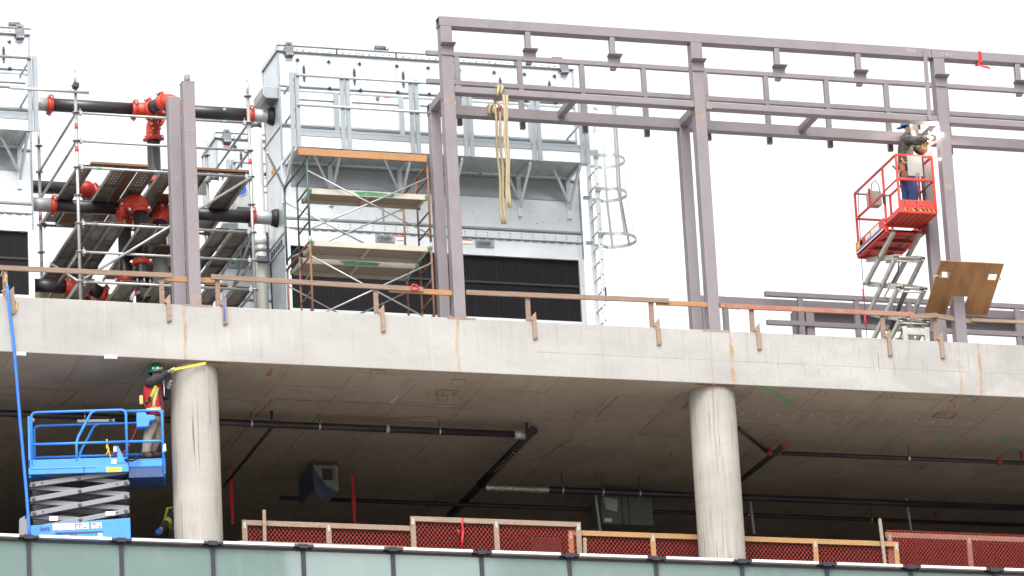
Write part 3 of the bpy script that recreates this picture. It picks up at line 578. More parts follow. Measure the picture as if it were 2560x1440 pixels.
# rivets
m = MB()
for k in range(90):
    px, py = random.uniform(720, 1440), random.uniform(240, 560); x, z = T(px, py); m.ball((x, YT-.001, z), .011, .007, .011, 6, 3)
for k in range(26):
    x = XL+.15+k*.215
    for z in (2.86, 2.915): m.ball((x, YT-.016, z), .012, .008, .012, 6, 3)
for z in [2.6+.22*i for i in range(16)]:
    for x in (XL+.02, XR-.015): m.ball((x, YT-.02, z), .010, .008, .010, 6, 3)
tag(tp_(m, 'rivets', 'galvk'), kind='stuff')
x, z = T(943, 247); MB().path([(x, YT-.01, z), (x, YT-.06, z)], .035, 12).build('drain_plug', 'galvk', tw)
# side duct
zz1, zz0 = at(675, 215, YT).z, at(675, 243, YT).z
MB().prism([(XL-.285, YT+.04, zz1), (XL-.285, YT+.04, zz0+.06), (XL-.24, YT+.04, zz0), (XL, YT+.04, zz0), (XL, YT+.04, zz1)], (0, .68, 0)).build('side_duct', 'galvd', tw, bevel=.01)
# catwalk along the front
YC = 2.78; KX0, KX1 = -2.90, 2.43; KZ = 4.055
cw = MB(); cw.box((KX0, YC+.03, KZ+.01), (KX1, YT-.02, KZ+.05)); tp_(cw, 'catwalk_floor', 'galv')
m = MB()
for i in range(104): x = KX0+.05*i+.05; m.box((x, YC+.05, KZ-.006), (x+.012, YT-.03, KZ+.011))
tp_(m, 'catwalk_grating', 'galv')
m = MB(); m.box((KX0, YC, KZ), (KX1, YC+.025, KZ+.20)); tp_(m, 'toe_board', 'galv')
m = MB(); m.box((KX0, YC-.012, KZ+.205), (KX1, YC+.02, KZ+.225)); m.box((KX0, YC-.004, KZ+.30), (KX1, YC+.02, KZ+.34)); m.box((KX0, YC+.0, KZ+.225), (KX1, YC+.012, KZ+.30)); tp_(m, 'toe_rail', 'galvd')
posts = []
for px in (737, 863, 1035, 1168, 1337, 1456):
    x = at(px, 280, YC).x; posts.append(x)
    for s_ in (-1, 1):
        m = MB(); m.box((x+s_*.056-.038, YC-.03, KZ-.02), (x+s_*.056+.038, YC-.018, KZ+1.40)); m.box((x+s_*.018-.006, YC-.03, KZ-.02), (x+s_*.018+.006, YC+.03, KZ+1.40)); tp_(m, 'rail_post', 'galvd')
m = MB()
for z in (KZ+1.345, KZ+.775):
    m.tube((KX0-.02, YC-.05, z), (KX1, YC-.05, z), .026); m.tube((KX0+.0, YC-.05, z), (KX0+.0, YT, z), .022); m.tube((KX1-.0, YC-.05, z), (KX1, YT, z), .022)
tp_(m, 'handrail', 'greypipe')
for px in (737, 855, 1030, 1158, 1328, 1452):
    x = at(px, 400, YC).x; m = MB()
    m.beam((x, YC+.05, KZ-.03), (x, YT-.02, KZ-.03), .05, .06); m.beam((x, YC+.07, KZ-.05), (x, YT-.03, KZ-.62), .045, .05); m.box((x-.04, YT-.05, KZ-.80), (x+.04, YT-.0, KZ)); m.beam((x, YT-.04, KZ-.5), (x-.42, YC+.3, KZ-.04), .035, .035)
    tp_(m, 'knee_brace', 'galv')
MB().box((KX0+.05, YT-.02, KZ-.45), (KX1-.05, YT-.004, KZ-.03)).build('painted_shade', 'galvd', tw)  # darker sheet: shade below the catwalk put into its colour
# copies: the cell at the left margin and the one farther back
dup(tw, (-10.19, 0, 0), 'galvanised cooling tower cut by the left edge of the picture')
dup(tw, (-.02, 4.55, 0), 'farther galvanised cooling tower seen between the ring scaffold and the white downpipe')

# ladder with safety cage on the tower's right end
YLa, YLb = 2.95, 3.38
def lad(px, py, Y_): return at(px, py, Y_)
xl = at(1494, 480, YLa).x
ld = thing('caged_ladder', (xl, YLa, .1), 'aluminium ladder with round safety cage at the right end of the middle cooling tower', 'ladder')
zt_ = at(1485, 318, YLa).z
for Y_ in (YLa, YLb): MB().box((xl-.04, Y_-.015, .1), (xl+.04, Y_+.015, zt_ if Y_ == YLa else zt_-.05)).build('ladder_rail', 'alu', ld, bevel=.004)
k = 0; z = at(1490, 423, YLa).z
while z > .2: MB().tube((xl, YLa-.018, z), (xl, YLb, z), .017, 8).build('rung', 'alu', ld); m = MB(); m.ball((xl, YLa-.018, z), .014, .004, .014, 8, 4); m.build('rung_end', 'dark', ld); z -= .29
hz = [at(1490, y, YLa).z for y in (245, 391, 475, 588)]
ym = (YLa+YLb)/2
for i, z in enumerate(hz):
    L_ = .57 if i < 3 else .70; w_ = .37 if i < 3 else .42; m = MB(); pts = []
    for a in range(19):
        t = -math.pi/2+math.pi*a/18; pts.append(V((xl+.05+L_*max(0, math.cos(t))**.8, ym+w_*math.sin(t)*(.8 if abs(a-9) > 7 else 1), z)))
    pts = [V((xl, YLa, z))]+pts+[V((xl, YLb, z))]
    for a, b in zip(pts, pts[1:]): m.beam(a, b, .006, .06)
    m.build('cage_hoop', 'cage', ld)
for t in (-62, -28, 25, 62):
    t = math.radians(t); m = MB(); f = lambda L_, w_, z: V((xl+.05+L_*math.cos(t)**.8, ym+w_*math.sin(t), z))
    m.beam(f(.56, .36, hz[0]+.05), f(.56, .36, hz[2]), .045, .008, up=(math.cos(t), math.sin(t), 0)); m.beam(f(.56, .36, hz[2]), f(.69, .41, hz[3]-.03), .045, .008, up=(math.cos(t), math.sin(t), 0)); m.build('cage_bar', 'cage', ld)
for z in hz[1:]: MB().box((XR-.02, YLb-.02, z-.03), (xl, YLb+.02, z+.03)).build('bracket', 'galvd', ld); MB().box((xl-.05, YLa-.03, z-.04), (xl+.05, YLa-.012, z+.05)).build('hoop_plate', 'galvd', ld)
m = MB(); m.box((at(1462, 393, YC).x, YC-.0, hz[1]-.05), (xl, YC+.02, hz[1]+.06)); m.build('bracket', 'galvd', ld)
m = MB(); z = zt_-.2; m.beam((xl+.0, YLa, zt_-.1), (xl+.02, YLa, zt_+.05), .04, .05); m.build('grab_rail', 'plankrail', ld)
z = at(1500, 735, YLa).z; MB().box((xl+.02, YLa-.017, z-.14), (xl+.05, YLa-.0155, z+.13)).build('ladder_label', 'ink', ld)

# white downpipes beside the towers
def downpipe(px, py0, py1, Y_, lab, r):
    a = at(px, py0, Y_); t = thing('downpipe', (a.x, Y_, 0), lab, 'pipe', 'white downpipes')
    MB().tube((a.x, Y_, 0), (a.x, Y_, a.z), r, 18).build('pipe', 'pvc', t)
    MB().tube((a.x, Y_, a.z), (a.x, Y_, a.z+.16), r*.95, 18).build('band_clamp', 'galvk', t); z1 = at(px+4, 622, Y_).z
    MB().tube((a.x, Y_, z1-.08), (a.x, Y_, z1+.06), r*1.04, 18).build('band_clamp', 'greypipe', t); MB().tube((a.x, Y_, z1+.06), (a.x, Y_, z1+.24), r*1.07, 18).build('coupling', 'pvc', t); MB().tube((a.x, Y_, .5), (a.x, Y_, .64), r*1.08, 18).build('coupling', 'pvc', t)
    z2 = at(px+6, 655, Y_).z; MB().box((a.x-.12, Y_-.2, z2-.05), (XL+.02, Y_-.1, z2+.05)).build('support_bracket', 'galvk', t)
downpipe(641, 323, 770, 4.95, 'white vertical downpipe between the black pipes and the middle cooling tower', .105)
downpipe(535, 455, 700, 7.4, 'white vertical downpipe seen farther back through the ring scaffold', .10)
# electrical box with the round blue sign behind the scaffold
p = at(612, 480, 6.3); eb = thing('switch_box', (p.x, 6.3, p.z), 'grey electrical switch box with a round blue sign behind the scaffold', 'electrical box')
MB().box((p.x-.15, 6.3, p.z-.30), (p.x+.13, 6.55, p.z+.32)).build('box', 'valve', eb, bevel=.01); m = MB(); m.path([(p.x-.08, 6.295, p.z+.05), (p.x-.08, 6.285, p.z+.05)], .13, 24); m.build('sign_border', 'sticker', eb); m = MB(); m.path([(p.x-.08, 6.284, p.z+.05), (p.x-.08, 6.279, p.z+.05)], .115, 24); m.build('sign', 'stblue', eb)
p = at(578, 600, 6.3); eb = thing('switch_box', (p.x, 6.3, p.z), 'darker grey disconnect box below the blue sign box', 'electrical box')
MB().box((p.x-.14, 6.3, p.z-.33), (p.x+.12, 6.5, p.z+.33)).build('box', 'ahu', eb, bevel=.01); MB().tube((p.x+.16, 6.4, p.z-.28), (p.x+.16, 6.4, p.z+.1), .05).build('conduit', 'valve', eb); MB().box((p.x+.1, 6.36, p.z-.28), (p.x+.18, 6.44, p.z-.2)).build('lug', 'valve', eb)

# ============================================================ pipe frame scaffold
Y0s, Y1s = .80, 2.35
XLs, XRs = at(775, 600, Y0s).x, at(1077, 600, Y0s).x
fs = thing('frame_scaffold', ((XLs+XRs)/2, 1.6, 0), 'green and rust coloured pipe frame scaffold with plank decks before the middle cooling tower', 'scaffold')
ztop, zjn = at(760, 388, Y0s).z, at(771, 594, Y0s).z
yi = Y0s+(Y1s-Y0s)*.46
def sframe(x, z0, z1, mk, arch=.0):
    m = MB(); r = .021
    m.tube((x, Y0s, z0), (x, Y0s, z1), r, 8); m.tube((x, Y1s, z0), (x, Y1s, z1), r, 8); m.tube((x, Y0s, z1-.06), (x, Y1s, z1-.06), r, 8)
    m.tube((x, yi, z0+.02), (x, yi, z1-.06), r*.85, 8)
    H = z1-z0
    for k in range(1, 5): m.tube((x, Y0s, z0+H*k/5), (x, yi, z0+H*k/5), r*.8, 8)
    m.tube((x, yi, z0+.1), (x, Y1s, z0+.1), r*.8, 8); return m.build('scaffold_frame', mk, fs)
sframe(XLs, 0, zjn, 'rust'); sframe(XLs, zjn, ztop, 'green'); sframe(XRs, 0, zjn, 'rust'); sframe(XRs, zjn, ztop, 'rust')
for x in (XLs, XRs):
    for y in (Y0s, Y1s): MB().tube((x, y, zjn-.09), (x, y, zjn+.03), .027, 8).build('joint_pin', 'ringsteel', fs)
for Y_, sh in ((Y0s-.03, 0), (Y1s+.03, 0)):
    for z0, z1 in ((.15, zjn-.35), (zjn+.15, ztop-.30)):
        for a, b in ((z0, z1), (z1, z0)):
            m = MB(); m.tube((XLs, Y_+(.012 if a < b else -.012), a), (XRs, Y_+(.012 if a < b else -.012), b), .015, 8); m.build('cross_brace', 'ringsteel', fs)
def splank(ya, yb, px, py, sprayed, lab):
    z = at(px, py, ya).z; m = MB(); m.box((XLs+.05, ya+.03, z+.05), (XRs-.03, yb-.03, z+.07)); o = m.build('plank', 'plank', fs, lab)
    for y in (ya, yb-.03): MB().box((XLs+.03, y, z-.01), (XRs+.0, y+.03, z+.085)).build('side_rail', 'plankrail', o)
    for x in (XLs+.06, (XLs+XRs)/2, XRs-.06): MB().box((x-.02, ya+.031, z-.0), (x+.02, yb-.031, z+.05)).build('cleat', 'plankrail', o)
    xs = (XLs+XRs)/2
    if sprayed: m = MB(); m.prism([(xs+sprayed-.28, ya-.002, z+.0), (xs+sprayed+.32, ya-.002, z+.005), (xs+sprayed+.38, ya-.002, z+.06), (xs+sprayed-.1, ya-.002, z+.08), (xs+sprayed-.38, ya-.002, z+.07)], (0, .003, 0)); m.build('green_spray', 'greenpatch', o)
    for x in (XLs+.03, XRs-.06):
        for y in (ya-.003, yb-.03): MB().box((x, y, z-.015), (x+.05, y+.036, z+.07)).build('corner_hook', 'greenpatch', o)
splank(Y0s+.03, Y0s+.55, 770, 482, .12, 'upper plank deck with a green sprayed patch'); splank(Y0s+.03, Y0s+.66, 775, 612, 0, 'middle plank deck')
splank(Y0s+.80, Y0s+1.46, 740, 655, .02, 'lowest plank deck, set back, with a green sprayed patch')
# loose timber lying across the top of the scaffold
a, b = at(745, 383, Y0s-.03), at(1066, 399, Y0s-.03)
MB().box((a.x, Y0s-.07, ztop-.02), (b.x, Y0s-.03, ztop+.11)).build('timber_beam', 'woodo', None, 'fresh orange timber beam lying across the top of the pipe frame scaffold', 'timber', bevel=.004)

# ============================================================ ring scaffold
RF, RB = 2.3, 5.35
xfl, xfr = at(194, 450, RF).x, at(628, 480, RF).x
rz = [at(193, y, RF).z for y in (215, 282, 352, 418, 488, 558, 629, 703)]
rs = thing('ring_scaffold', ((xfl+xfr)/2, (RF+RB)/2, 0), 'grey tube scaffold with ring nodes and steel plank decks around the black pipes', 'scaffold')
def standard(x, y, zt, marks=()):
    m = MB(); m.tube((x, y, 0), (x, y, zt-.30), .030, 10); m.tube((x, y, zt-.30), (x, y, zt), .022, 10); s = m.build('standard', 'ringsteel', rs)
    for z in rz:
        if z > zt-.2: continue
        m = MB(); m.path([(x, y, z-.006), (x, y, z+.006)], .072, 12); m.build('ring', 'ringsteel', s)
    for z in marks: MB().tube((x, y, z-.05), (x, y, z+.05), .032, 10).build('red_tape', 'redpaint', s)
standard(xfl, RF, at(187, 175, RF).z, (at(190, 316, RF).z, at(192, 373, RF).z)); standard(xfr, RF, at(617, 200, RF).z, (at(626, 405, RF).z,))
standard(xfl, RB, at(93, 322, RB).z, (at(95, 545, RB).z,)); standard(xfr, RB, at(503, 350, RB).z)
def ledger(a, b, r=.0235, mk='ringsteel', gt=None):
    m = MB(); m.tube(a, b, r, 10); d = (V(b)-V(a)).normalized()
    for p, s in ((a, 1), (b, -1)):
        p = V(p)+d*s*.075; m.box(p-V((.03, .03, .035)), p+V((.03, .03, .035))); m.box(p-V((.006, .006, .08)), p+V((.006, .006, .09)))
    o = m.build('ledger', mk, rs)
    if gt: q = V(a)+(V(b)-V(a))*gt; MB().tube(q-d*.045, q+d*.045, r*1.08, 10).build('green_tape', 'greenmark', o)
for i, g in ((1, .86), (2, None), (3, .12), (5, .09), (6, .89), (7, None)): ledger((xfl, RF, rz[i]), (xfr, RF, rz[i]), gt=g)
for i in (3, 5, 7): ledger((xfl, RB, rz[i]), (xfr, RB, rz[i]))
for i in (1, 2, 3, 5, 6, 7):
    ledger((xfl, RF, rz[i]), (xfl, RB, rz[i])); ledger((xfr, RF, rz[i]), (xfr, RB, rz[i]))
MB().tube(at(210, 697, RF-.05), at(628, 443, RF-.05), .024, 10).build('diagonal_brace', 'ringsteel', rs)
MB().tube((xfl-.03, RF, rz[7]), (xfl-.03, RB-.9, rz[5]), .022, 8).build('diagonal_brace', 'ringsteel', rs)
MB().tube((xfr, RF, rz[5]), (xfr, RB, rz[7]), .022, 8).build('diagonal_brace', 'ringsteel', rs)
a, b = at(80, 223, RF-.06), at(222, 233, RF-.06); MB().tube((a.x-.4, RF-.06, a.z), (b.x, RF-.06, a.z), .026, 10).build('loose_tube', 'greypipe', rs)
MB().box((xfl-.05, RF-.1, rz[0]-.05), (xfl+.05, RF+.03, rz[0]+.03)).build('swivel_clamp', 'dark', rs)
def dplank(xa, xb, z, y0=RF+.02, y1=RB-.02):
    w = xb-xa; L = y1-y0; holes = []
    for j in range(int(L/.13)):
        if .30 < (j*.13)/L < .62: continue
        for c in range(4):
            hx = w*(.2+.2*c)-.006; holes.append((hx, .08+j*.13, hx+.02, .08+j*.13+.022))
    m = MB(); xs = V((xa, y0, z+.03))
    # rows of openings: solid lanes between the hole columns, bridges between the holes
    lanes = [0]+[q for c in range(4) for q in (w*(.2+.2*c)-.006, w*(.2+.2*c)+.005)]+[w]
    for k in range(0, len(lanes), 2): m.box((xa+lanes[k], y0, z+.03), (xa+lanes[k+1], y1, z+.034))
    for c in range(4):
        hx = xa+w*(.2+.2*c)-.006; hs = sorted((h[1], h[3]) for h in holes if abs(xa+h[0]-hx) < 1e-4); prev = 0
        for h0, h1 in hs+[(L, L)]:
            m.box((hx, y0+prev, z+.0305), (hx+.011, y0+h0, z+.0335)); prev = h1
    for x in (xa, xb-.012): m.box((x, y0, z-.035), (x+.012, y1, z+.03))
    for f in (.33, .66): m.box((xa, y0+L*f, z-.01), (xb, y0+L*f+.04, z+.03))
    return m.build('deck_plank', 'deck', rs)
def xat(px, z): return at(px, 418, RF).x
def band(lst, zi, py, y0=RF+.02, y1=RB-.02):
    for a, b in lst: dplank(at(a, py, RF).x, at(b, py+2, RF).x, rz[zi]+.03, y0, y1)
band([(196, 232), (283, 322), (352, 390), (404, 442), (488, 520), (578, 622)], 3, 425); band([(200, 236), (240, 276), (281, 314), (352, 390), (398, 432), (540, 575), (585, 625)], 5, 562); band([(200, 238), (302, 346), (384, 424), (428, 470), (520, 560), (588, 628)], 7, 705)
for px0, px1, zi, y0, y1 in ((323, 351, 3, RF+.1, RB-.1), (405, 480, 3, 3.6, 5.2), (200, 320, 5, 4.75, 5.5), (240, 330, 3, 4.6, 5.5), (430, 520, 5, 3.4, 5.2)):
    MB().box((at(px0, 425, RF).x, y0, rz[zi]+.07), (at(px1, 425, RF).x, y1, rz[zi]+.085)).build('deck_board', 'plykd', rs)
for px0, px1, zi, dz in ((228, 372, 3, .075), (475, 622, 3, .08), (505, 560, 7, .05)):
    MB().box((at(px0, 425, RF).x, RF-.02, rz[zi]+dz), (at(px1, 425, RF).x, RF+.12, rz[zi]+dz+.04)).build('edge_board', 'plykd', rs)

# ============================================================ cooling water pipes
PR = .12; YP = 4.08
def pipe(t, pts, k='pipe', r=PR, n='pipe'): return MB().path(pts, r, 20).build(n, k, t)
def coupling(t, c, ax, r=PR, up=None):
    c, ax = V(c), V(ax).normalized(); m = MB()
    m.path([c-ax*.055, c-ax*.045, c+ax*.045, c+ax*.055], [r*1.06, r*1.22, r*1.22, r*1.06], 20)
    u = V(up) if up else (V((0, -.75, .66)) if abs(ax.z) < .7 else V((.93, -.37, 0))); u = (u-ax*u.dot(ax)).normalized()
    for s in (1, -1): m.beam(c+u*s*r*1.0, c+u*s*r*1.55, .075, .085, up=ax)
    o = m.build('coupling', 'redpaint', t); v = ax.cross(u)
    for s in (1, -1): m = MB(); q = c+u*s*r*1.42; m.tube(q-v*.065, q+v*.065, .016, 8); m.tube(q+v*.045, q+v*.075, .026, 6); m.tube(q-v*.075, q-v*.045, .026, 6); m.build('bolt', 'bolt', o)
    return o
def elbow(t, a, c, b, r=PR*1.08, k='redpaint', n='elbow'):
    a, c, b = V(a), V(c), V(b); return MB().path([a*(1-s)**2+c*2*s*(1-s)+b*s*s for s in [i/9 for i in range(10)]], r, 20).build(n, k, t)
xlt = XR-10.19
# run 1: upper left
t = thing('pipe_run', (at(447, 500, 3.45).x, 3.45, 0), 'upper left black pipe run from the left tower, turning down behind the short steel columns', 'pipe', 'black pipes between the cooling towers')
z = at(230, 268, YP).z; xa = at(122, 263, YP).x; xb = at(332, 270, YP).x
pipe(t, [(xlt, YP, z), (xa, YP, z)], 'greypipe', PR, 'tower_stub'); pipe(t, [(xa, YP, z), (xb, YP, z)]); coupling(t, (xa+.02, YP, z), EX); coupling(t, (xb+.03, YP, z), EX)
q = V((xb+.30, YP-.10, z)); elbow(t, (xb+.05, YP, z), (xb+.17, YP, z), q); d1 = V((.62, -.62, 0)).normalized(); e1 = at(408, 252, 3.62); e1 = V((e1.x, 3.62, z)); coupling(t, q+(e1-q)*.05, e1-q); pipe(t, [q, e1]); coupling(t, e1, e1-q)
xv = at(447, 400, 3.45).x; elbow(t, e1, V((xv-.02, 3.40, z+.02)), V((xv, 3.45, z-.30))); pipe(t, [(xv, 3.45, z-.28), (xv, 3.45, .1)]);
for py in (320, 425, 562, 660): coupling(t, (xv, 3.45, at(447, py, 3.45).z), EZ)
# run 2: upper right
t = thing('pipe_run', (at(386, 500, 4.75).x, 4.75, 0), 'upper right black pipe run from the middle tower, dropping left of the steel columns', 'pipe', 'black pipes between the cooling towers')
z = at(560, 284, YP).z; xa = at(628, 289, YP).x; xb = at(428, 277, YP).x
pipe(t, [(XL, YP, z), (xa, YP, z)], 'greypipe', PR, 'tower_stub'); MB().path([(XL-.0, YP, z), (XL-.05, YP, z), (XL-.12, YP, z)], [.17, .165, .125], 20).build('rubber_boot', 'black', t)
pipe(t, [(xa, YP, z), (xb, YP, z)]); coupling(t, (xa-.02, YP, z), EX); coupling(t, (xb-.03, YP, z), EX)
MB().box((xa-.55, YP-PR-.003, z+.02), (xa-.50, YP-PR+.01, z+.06)).build('chalk_mark', 'chalk', t)
c1 = V((at(400, 278, YP).x, YP, z)); g1 = c1+V((-.10, .22, 0)); elbow(t, (xb-.05, YP, z), c1, g1); coupling(t, g1, (-.3, 1, 0)); g2 = V((at(386, 320, 4.75).x, 4.62, z)); pipe(t, [g1, g2]); coupling(t, g2-V((0, .05, 0)), (0, 1, 0))
xv = at(386, 430, 4.75).x; elbow(t, g2, V((xv, 4.80, z)), V((xv, 4.75, z-.27))); coupling(t, (xv, 4.75, z-.30), EZ); pipe(t, [(xv, 4.75, z-.25), (xv, 4.75, at(390, 600, 4.75).z)]); coupling(t, (xv, 4.75, at(386, 452, 4.75).z), EZ)
# run 3: lower left
t = thing('pipe_run', (at(313, 640, 3.95).x, 3.95, 0), 'lower left black pipe run, dropping through the red tee in front of the decks', 'pipe', 'black pipes between the cooling towers')
z = at(220, 518, YP).z; xa = at(133, 514, YP).x; xb = at(304, 522, YP).x
pipe(t, [(xlt, YP, z), (xa, YP, z)], 'greypipe', PR*1.05, 'tower_stub'); coupling(t, (xa, YP, z), EX); pipe(t, [(xa, YP, z), (xb, YP, z)]); coupling(t, (xb, YP, z), EX); xv = at(313, 640, 3.95).x
elbow(t, (xb+.03, YP, z), V((xv, 4.02, z)), V((xv, 3.95, z-.36)), PR*1.15); coupling(t, (xb+.16, YP, z), EX); coupling(t, (xv, 3.95, z-.36), EZ); coupling(t, (xv, 3.95, z-.15), EX+EZ); pipe(t, [(xv, 3.95, z-.3), (xv, 3.95, .1)]); coupling(t, (xv, 3.95, at(312, 700, 3.95).z), EZ)
# run 4: lower right with grey valve
t = thing('pipe_run', (at(400, 640, 4.0).x, 4.0, 0), 'lower right black pipe run from the middle tower, ending in a grey bell shaped valve', 'pipe', 'black pipes between the cooling towers')
z = at(570, 539, YP).z; xa = at(630, 542, YP).x; xb = at(428, 534, YP).x
pipe(t, [(XL, YP, z), (xa, YP, z)], 'greypipe', PR*1.04, 'tower_stub'); MB().path([(XL-.0, YP, z), (XL-.05, YP, z), (XL-.12, YP, z)], [.17, .165, .13], 20).build('rubber_boot', 'black', t)
coupling(t, (xa, YP, z), EX); pipe(t, [(xa, YP, z), (xb, YP, z)]); coupling(t, (xb, YP, z), EX); xv = at(400, 600, 4.0).x
elbow(t, (xb, YP, z), V((xv+.0, YP, z)), V((xv, 4.0, z-.25)), PR*1.2); coupling(t, (xb-.20, YP, z), EX); zb_ = at(397, 640, 4.0).z; pipe(t, [(xv, 4.0, z-.2), (xv, 4.0, zb_)]); coupling(t, (xv, 4.0, zb_), EZ)
z0 = at(397, 690, 4.0).z; MB().path([(xv, 4.0, zb_-.04), (xv, 4.0, zb_-.22), (xv, 4.0, zb_-.32), (xv, 4.0, zb_-.42), (xv, 4.0, zb_-.46)], [.135, .135, .15, .11, .04], 20).build('valve_bell', 'valve', t)
MB().path([(xv+.02, 4.05, zb_-.25), (xv+.02, 4.05, zb_-.33), (xv+.02, 4.05, zb_-.52), (xv+.02, 4.05, .1)], [.12, .20, .19, .14], 20).build('valve_body', 'valve', t)
x = at(437, 620, 3.9).x; z = at(437, 620, 3.9).z; MB().path([(x, 3.9, z+.38), (x, 3.9, z+.1), (x, 3.9, z), (x, 3.9, z-.3)], [.13, .13, .17, .16], 20).build('valve_body', 'valve', t)
# run 5: centre riser with domed elbow
t = thing('pipe_run', (at(354, 640, 3.4).x, 3.4, 0), 'central black riser with a domed red elbow on top and a valve at its foot', 'pipe', 'black pipes between the cooling towers')
xv = at(353, 620, 3.4).x; z = at(352, 524, 3.4).z; elbow(t, (xv, 3.4, z), (xv-.02, 3.4, z+.26), (xv-.18, 3.62, z+.12), PR*1.28); MB().ball((xv-.02, 3.42, z+.10), .16, .16, .15, 16, 8).build('elbow', 'redpaint', t); coupling(t, (xv-.24, 3.65, z+.06), (1, -.4, 0)); coupling(t, (xv, 3.4, z), EZ); pipe(t, [(xv, 3.4, z), (xv, 3.4, .05)])
coupling(t, (xv, 3.4, at(353, 655, 3.4).z), EZ); z = at(352, 698, 3.4).z; MB().tube((xv, 3.4, z-.02), (xv, 3.4, z+.02), .19, 20).build('flange', 'pipe', t); MB().tube((xv, 3.4, z-.16), (xv, 3.4, z-.12), .18, 20).build('flange', 'rust', t); m = MB()
for k in range(8): a = k*math.pi/4; m.tube((xv+.16*math.cos(a), 3.4+.16*math.sin(a), z-.17), (xv+.16*math.cos(a), 3.4+.16*math.sin(a), z+.05), .014, 6)
m.build('flange_bolts', 'bolt', t)
p = at(362, 735, 3.1); MB().box((p.x-.10, 3.05, p.z-.09), (p.x+.10, 3.25, p.z+.1)).build('valve_actuator', 'black', t, bevel=.02); MB().path([(p.x+.03, 3.05, p.z-.02), (p.x+.03, 3.0, p.z-.02)], [.045, .035], 12).build('yellow_knob', 'yellow', t); MB().beam((p.x-.22, 3.1, p.z-.02), (p.x-.06, 3.08, p.z+.03), .05, .06).build('red_lever', 'redpaint', t)
p = at(328, 725, 3.1); MB().path([(p.x, 3.12, p.z+.15), (p.x-.03, 3.1, p.z+.05), (p.x+.02, 3.1, p.z-.06), (p.x, 3.12, p.z-.18)], [.03, .07, .06, .03], 10).build('white_wrap', 'sticker', t)
MB().path([(p.x+.09, 3.0, p.z+.02), (p.x+.05, 3.0, p.z-.04), (p.x+.06, 3.0, p.z-.12), (p.x+.14, 3.0, p.z-.10), (p.x+.15, 3.0, p.z-.0), (p.x+.11, 3.0, p.z+.03)], .012, 6).build('cable', 'black', t)
# run 6: rear stretch
t = thing('pipe_run', (at(217, 478, 6.6).x, 6.6, 0), 'distant black pipe with a red ball like elbow, behind the upper deck', 'pipe', 'black pipes between the cooling towers')
z = at(140, 470, 6.6).z; xb = at(195, 472, 6.6).x; pipe(t, [(xlt-.5, 6.6, z), (xb, 6.6, z)]); xv = at(219, 478, 6.6).x
MB().ball((xv-.03, 6.6, z), .17, .17, .17, 16, 10).build('elbow', 'redpaint', t); MB().ball((xv-.03, 6.6, z), .17, .17, -.17, 16, 10).build('elbow', 'redpaint', t); coupling(t, (xv+.11, 6.72, z), (1, .9, 0)); pipe(t, [(xv+.1, 6.7, z), (xv+.75, 7.3, z)]); MB().path([(xv-.03, 6.6, z), (xv-.03, 6.6, 0)], PR*.6, 12).build('pipe', 'pipe', t)
# run 7: low stretch by the slab
t = thing('pipe_run', (at(205, 730, 4.2).x, 4.2, 0), 'low black pipe beside the left tower just above the slab edge with red joints', 'pipe', 'black pipes between the cooling towers')
z = at(140, 716, 4.2).z; xb = at(170, 718, 4.2).x; pipe(t, [(xlt, 4.2, z), (xb, 4.2, z)]); coupling(t, (xb, 4.2, z), EX); xv = at(205, 735, 4.15).x; elbow(t, (xb, 4.2, z), (xv, 4.2, z), (xv, 4.15, z-.25), PR*1.3); pipe(t, [(xv, 4.15, z), (xv, 4.15, 0)]); coupling(t, (xb+.24, 4.2, z+.1), EX)
pipe(t, [(xv+.1, 4.15, z+.02), (xv+.42, 4.3, z-.08)]); coupling(t, (xv+.40, 4.3, z-.08), (1, .3, -.3))
pb = at(240, 745, 5.6); MB().box((pb.x-1.3, 5.6, 0), (pb.x+.35, 5.7, at(240, 733, 5.6).z)).build('barrier_panel', 'barrier', None, 'cream panel standing low behind the black pipes above the slab edge', 'panel')

# ============================================================ timber guard rails on the roof edge
def rail_seg(p0, p1, Y_=.06, k='wood', h=.085, d=.04):
    a, b = at(*p0, Y_), at(*p1, Y_); m = MB(); m.beam(a, b, d, h); return m, k
def guard(lab, rails, posts_):
    a = at(posts_[0][0], posts_[0][2], .05) if posts_ else at(*rails[0][0], .05)
    t = thing('guard_rail', (a.x, .05, 0), lab, 'guard rail', 'timber guard rails on the roof edge')
    for r in rails: m, k = rail_seg(*r); m.build('rail', k, t, bevel=.003)
    for px, py, pb in posts_:
        p, q = at(px, py, .10), at(px+.045*(pb-py), pb, .10)
        MB().beam((p.x, .10, p.z), (p.x+(q.x-p.x)*.3, .10, -.0), .085, .038, up=(0, 1, 0)).build('post', 'wood', t, bevel=.003)
        x = at(px+.045*(pb-py)+15, pb+8, -.02).x; m = MB(); m.prism([(x-.032, -.04, -.33), (x-.032, -.04, .0), (x-.085, -.04, .035), (x+.032, -.04, .17), (x+.045, -.04, -.30)], (0, .038, 0)); m.build('kick_block', 'woodp', t)
guard('weathered timber guard rail from the left edge to the short steel columns', [((-10, 669), (432, 689)), ((415, 697), (535, 702), .20, 'woodo', .09)], [(12, 672, 740), (403, 690, 757)])
guard('long weathered timber guard rail before the pipe frame scaffold with orange splice', [((527, 692), (1058, 724)), ((972, 724), (1130, 733), .09, 'woodo', .09)], [(543, 694, 764), (938, 715, 782)])
guard('weathered timber guard rail in front of the black louvers', [((1165, 731), (1672, 752)), ((1640, 757), (1768, 762), .10, 'woodo', .085)], [(1318, 738, 800), (1627, 754, 815)])
guard('guard rail with flaking red paint in front of the red lift', [((1800, 763), (1850, 768), .10, 'woodo', .085), ((1815, 765), (2286, 787), .06, 'woodr')], [(1878, 770, 829), (2205, 790, 845)])
